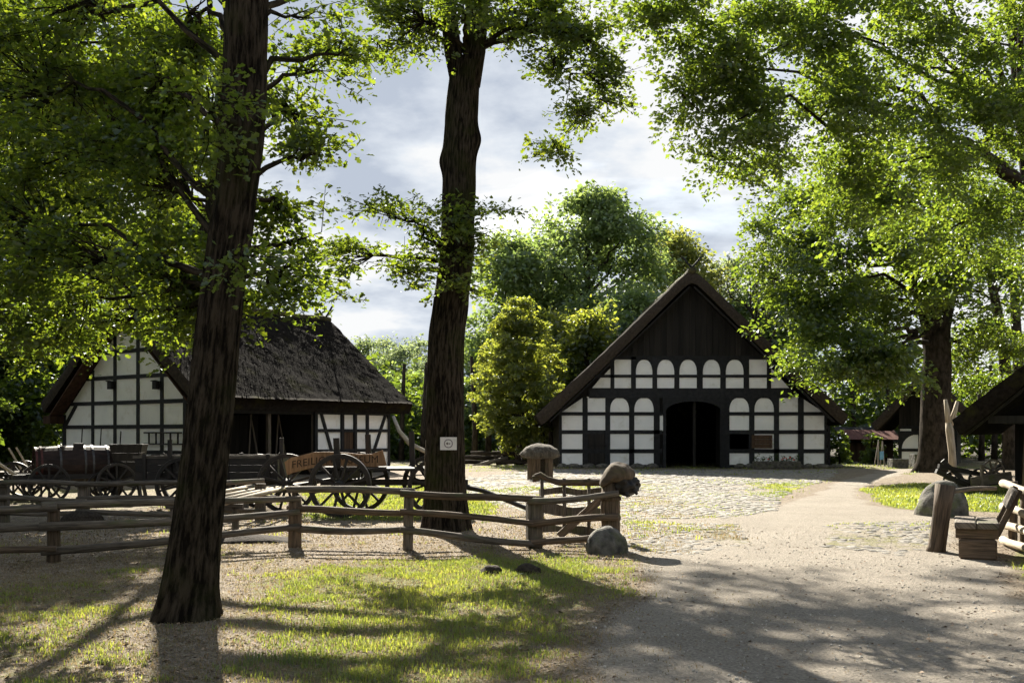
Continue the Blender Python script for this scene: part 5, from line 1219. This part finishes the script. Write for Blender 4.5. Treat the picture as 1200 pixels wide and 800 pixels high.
# the dense leafy tree left of the farmhouse
def round_tree():
    d = 53; k = d/F; x0, _, _ = W(606, 500, d); rng = np.random.default_rng(8); bl = []
    prof = [(352, 10), (365, 24), (380, 34), (400, 44), (420, 50), (440, 54), (460, 55), (480, 52), (500, 42), (515, 26)]
    for i, (py, hw) in enumerate(prof):
        nb = max(2, int(hw/9)); 
        for j in range(nb):
            a = 2*math.pi*j/nb+i*.9; c = W(606+hw*.64*math.cos(a), py+6, d); c[1] += hw*k*.64*math.sin(a); r = max(.3, hw*k*.36)
            bl.append(WB(c[0], c[1], c[2], r, r, .5, 12, max(2.2, c[2]-1.2)))
    for i in range(9): py = 375+i*16; hw = np.interp(py, [352, 380, 440, 480, 515], [10, 34, 54, 52, 26]); c = W(606, py+6, d); bl.append(WB(c[0], c[1], c[2], hw*k*.5, hw*k*.5, .45, 26, max(2.2, c[2]-.8)))
    pts = [(x0+.1, d, -.05), (x0+.1, d, 2), (x0, d, 5), (x0, d, 7.2)]
    tree('conifer_tree', 'dense egg-shaped evergreen with sunlit rim left of the farmhouse', (x0+.1, d), pts, [.2, .17, .1, .03], bl, .14, 'leaf_yew', 'simple', 78, .24, 21, bark='barkfar', limb_r=.04, tk=dict(n=14, dens=.3), twigs=False, up=.2)
round_tree()
for k, (px, d, lab) in enumerate(((645, 52, 'thin bare trunk under the evergreen, nearest to the farmhouse wall'), (636, 52.5, 'thin bare trunk under the evergreen, further from the farmhouse wall'))):
    p = GX(px, d); o = MB().tube([(0, 0, -.05), (.03, 0, 1.2), (-.03, 0, 2.6), (.05, 0, 3.4)], [.13, .11, .10, .08], 9, wob=.1, seed=k).build('dead_tree', 'barkfar', smooth=True); o.location = (p[0], p[1], 0); tag(o, lab, 'trunk', 'bare trunks by the farmhouse')

def bare_tree():
    d = 72; rng = np.random.default_rng(4); O = W(888, 520, d); T = thing('bare_tree', 'leafless grey tree against the sky right of the farmhouse ridge', 'tree', (O[0], O[1], 0)); n = [0]
    base = np.array([0, 0, 0.])
    trunk_mesh([(0, 0, -.05), (.1, 0, 5), (0, 0, 10)], [.28, .22, .14], T, 'barkfar', n=12, dens=.5)
    b = MB()
    def grow(p, dirv, l, r, lev):
        q = p+dirv*l; m = (p+q)/2+rng.normal(0, .05*l, 3); b.tube([p, m, q], [r, r*.8, r*.6], 5, caps=False)
        if lev == 0: return
        for _ in range(3 if lev > 1 else 4):
            v = dirv+rng.normal(0, .48, 3); v[2] += .15; v /= np.linalg.norm(v); grow(q if rng.random() < .6 else m, v, l*rng.uniform(.6, .85), r*.6, lev-1)
    for _ in range(5):
        v = np.array([rng.uniform(-.7, .5), rng.uniform(-.4, .4), 1.]); v /= np.linalg.norm(v); grow(np.array([0, 0, rng.uniform(6.5, 10)]), v, 2.6, .10, 4)
    b.build('bare_branches', 'barkfar', T)
bare_tree()

# --- wood behind the buildings, plus unseen masses round the viewer for shade
def woodland():
    rng = np.random.default_rng(77); C = []
    def mass(x0, x1, d0, d1, h0, h1, n):
        for _ in range(n):
            x, y = rng.uniform(x0, x1), rng.uniform(d0, d1); h = h0+(h1-h0)*rng.random()**1.5
            z = rng.uniform(0.2, 1)*h; C.append((x, y, z, rng.uniform(.7, 1.4)))
    mass(-46, -14, 62, 74, 4, 13, 700); mass(-42, -24, 46, 60, 3, 9, 420); mass(-14, 6, 62, 74, 2, 6.5, 420); mass(6, 20, 74, 84, 4, 10, 260); mass(17, 60, 64, 80, 4, 13, 900); mass(24, 36, 67, 73, 2, 6, 160)
    mass(-30, 30, -26, -6, 5, 15, 620); mass(-32, -14, -6, 21, 4, 14, 460); mass(14, 32, -6, 18, 4, 14, 380); mass(-28, -19.0, 23, 31, 3, 15, 330); mass(-21, -14.6, 13, 20.5, 3, 12, 240)  # out of frame beside and behind the viewer, added to block sky light
    C = np.array(C); l = 26; g = rng.normal(size=(len(C), l, 3))*C[:, None, 3:4]*np.array([.9, .9, .6]); P = (C[:, None, :3]+g).reshape(-1, 3); P[:, 2] = np.maximum(P[:, 2], .05)
    o = leaf_mesh('woodland', P, .42, 'leaf_dark', None, 'simple', .3, rng=rng); tag(o, 'dense dark woodland behind the buildings and, unseen, around the viewer for shade', 'woodland', kind='stuff')
woodland()
WT = [(556, 56, 'dim trunk just right of the middle oak at the dark edge of the wood'), (572, 57, 'second dim trunk right of the middle oak at the edge of the wood'), (590, 58, 'dim trunk behind the left side of the evergreen'), (603, 62, 'dim trunk behind the middle of the evergreen'),
      (470, 62, 'dim trunk behind the crooked bough right of the barn'), (495, 61, 'dim trunk close to the left side of the middle oak'), (1150, 61, 'dim trunk seen under the cart shed roof, leftmost there'), (1165, 63, 'dim trunk seen under the cart shed roof, second from left'), (1185, 62, 'dim trunk seen under the cart shed roof, nearest the right edge'),
      (1040, 66, 'dim trunk between the red-roofed shed and the cottage'), (1000, 67, 'dim trunk behind the left end of the red-roofed shed'), (20, 61, 'dim trunk in the dark wood left of the barn'), (48, 63, 'dim trunk in the dark wood close to the barn eave')]
for k, (px, d, lab) in enumerate(WT):
    p = GX(px, d); o = MB().tube([(0, 0, -.05), (.05, 0, 2), (R.uniform(-.3, .3), 0, 6)], [.2, .16, .1], 9, wob=.1, seed=k).build('wood_trunk', 'barkfar', smooth=True); o.location = (p[0], p[1], 0)
    tag(o, lab, 'trunk', 'trunks at the dark edge of the wood')
# trees left of and behind the barn
bgtree('broad_tree', 'dark leafy tree behind the left slope of the barn', 30, 50, 330, 90, 520, 'leaf_dark', .2, 16000, 81, group=GB)
bgtree('broad_tree', 'dark leafy tree filling the gap left of the barn at the frame edge', -40, 44, 300, 90, 530, 'leaf_dark', .18, 12000, 82, group=GB)
bgtree('broad_tree', 'leafy tree rising behind the barn ridge and the nearest trunk', 200, 58, 250, 90, 470, 'leaf_oak', .22, 12000, 83, group=GB)
bgtree('tall_shrub', 'little bright shrub in front of the red-roofed shed', 1022, 55, 514, 6, 546, 'leaf_right', .10, 300, 84, cat='shrub', tr=.05, rc=.10)
bgtree('tall_shrub', 'dark ivy shrub at the right corner of the farmhouse', 983, 50.5, 505, 9, 548, 'leaf_dark', .12, 700, 85, 'column', cat='shrub', tr=.05, rc=.10)

def grove(label, x, y, h, r, seed):
    rng = np.random.default_rng(seed); bl = []
    for i in range(12):
        t = (i+.5)/12; a = i*2.4; w = r*math.sin(math.pi*(.18+.74*t)); bl.append(WB(x+w*.6*math.cos(a), y+w*.6*math.sin(a), 2.2+(h-2.2)*t, w*.55, w*.55, h*.09, 56, max(1.8, 2+(h-2.2)*t*.7)))
    tree('broad_tree', label, (x, y), [(x, y, -.05), (x+.1, y, h*.4), (x, y, h*.9)], [.35, .25, .06], bl, .16, 'leaf_dark', 'simple', 40, .34, seed, bark='barkfar', twigs=False, up=.28, limb_r=.09, tk=dict(n=14, dens=.3), group=GB)
grove('shady leafy tree at the left frame edge in front of the barn', -16.2, 25, 13, 5.0, 201)
grove('shady leafy tree at the left frame edge beside the barn', -22, 33.5, 14, 5.2, 202)
# ------------------------------------------------------------------ grass, litter, pebbles
def grass():
    rng = np.random.default_rng(19)
    def region(x0, x1, y0, y1, n, L, w, gmin=.40):
        x = rng.uniform(x0, x1, n); y = y0+(y1-y0)*rng.random(n)**1.25
        s, c, g, f = masks(x, y); clump = vn2(x, y, 2.6, 3, 8.)*.5+vn2(x, y, 9., 2, 6.)*.25
        keep = rng.random(n) < np.clip((g+clump-gmin)*2.6, 0, 1)*(1-.6*f)*(1-.9*s*(c < .5)); x, y, g = x[keep], y[keep], (g+clump)[keep]; m = len(x)
        z = gz(x, y)-.004; l = L*rng.uniform(.4, 1.2, m)*np.clip(.55+g*.6, .4, 1.3); a = rng.uniform(0, 6.28, m); ln = rng.uniform(.15, .9, m); ww = w*rng.uniform(.6, 1.2, m)
        dx, dy = np.cos(a), np.sin(a); px_, py_ = -dy, dx
        B0 = np.stack([x-px_*ww/2, y-py_*ww/2, z], 1); B1 = np.stack([x+px_*ww/2, y+py_*ww/2, z], 1)
        M0 = np.stack([x+dx*l*ln*.35-px_*ww*.35, y+dy*l*ln*.35-py_*ww*.35, z+l*.6], 1); M1 = np.stack([x+dx*l*ln*.35+px_*ww*.35, y+dy*l*ln*.35+py_*ww*.35, z+l*.6], 1)
        TP = np.stack([x+dx*l*ln, y+dy*l*ln, z+l*(1-.35*ln)], 1)
        return np.stack([B0, B1, M1, M0, TP], 1), np.clip(.35+vn2(x, y, 1.1, 2, 12.)*.7+rng.normal(0, .18, m), 0, 1)
    Rs = [region(-9, 2.2, 5.8, 15.2, 330000, .062, .0075), region(4.6, 8, 9, 12.6, 26000, .09, .008, .42), region(-8, 3, 15.2, 31, 70000, .09, .018, .42), region(6.5, 16, 19.5, 36, 60000, .08, .022, .42), region(-3, 11, 17, 34, 120000, .045, .016, .42), region(-6, 22, 40, 56, 26000, .10, .04, .5)]
    V = np.concatenate([r[0] for r in Rs]); t = np.concatenate([r[1] for r in Rs]); n = len(V)
    fl = np.array([0, 1, 2, 3, 3, 2, 4]); loops = (np.arange(n)[:, None]*5+fl).ravel(); st = (np.arange(n)[:, None]*7+np.array([0, 4])).ravel()
    o = rawmesh('grass', V.reshape(-1, 3), loops, st, 'grassblade', attrs={'tint': np.repeat(t, 5)}); tag(o, 'short patchy green grass on the lawn and yard', 'grass', kind='stuff')
    Rd = [region(-9, 2.6, 5.8, 15.5, 150000, .045, .007, -.15), region(-8, 4, 15.5, 30, 30000, .06, .014, -.1)]
    V = np.concatenate([r[0] for r in Rd]); n = len(V); loops = (np.arange(n)[:, None]*5+fl).ravel(); st = (np.arange(n)[:, None]*7+np.array([0, 4])).ravel()
    o = rawmesh('dry_grass', V.reshape(-1, 3), loops, st, 'drygrass', attrs={'tint': np.repeat(rng.random(n), 5)}); tag(o, 'straw-coloured dry grass between the green patches', 'dry grass', kind='stuff')
    # dry leaves and bark crumbs
    m = 76000; x = rng.uniform(-9, 7.2, m); y = 5.8+rng.random(m)**1.3*12; s, c, g, f = masks(x, y); k = rng.random(m) < np.clip(.75-g*.9-s*.85, .05, 1); x, y = x[k], y[k]
    P = np.stack([x, y, gz(x, y)+.006], 1); o = leaf_mesh('leaf_litter', P, .038, 'litter', None, 'simple', .62, rng=rng); tag(o, 'dry brown leaf litter scattered over the bare earth', 'leaf litter', kind='stuff')
    # pebbles on the path
    V0, fc = ICO[1]; m = 4200; x = rng.uniform(.3, 7.5, m); y = 5.8+rng.random(m)**1.5*11; s, c, g, f = masks(x, y); k = s > .4; x, y = x[k], y[k]; r = .004+.010*rng.random(len(x))**3; 
    P = np.stack([x, y, gz(x, y)+r*.3], 1)[:, None, :]+V0[None]*r[:, None, None]*rng.uniform(.7, 1.3, (len(x), 1, 3)); n = len(x); fl = np.array(fc)
    loops = (np.arange(n)[:, None, None]*len(V0)+fl[None]).ravel(); o = rawmesh('pebbles', P.reshape(-1, 3), loops, np.arange(n*len(fc))*3, 'pebble'); tag(o, 'small loose stones on the sandy path', 'pebbles', kind='stuff')
    # litter bank by the fence
    b = MB(); b.rock((0, 0, 0), (.75, .35, .11), seed=44, sub=3, amp=.5, flat=-.2); o = b.build('earth_bank', 'darkearth', smooth=True); o.location = (*G(300, 634), .0); tag(o, 'low mound of brown leaves and earth left of the second fence post', 'mound')
grass()
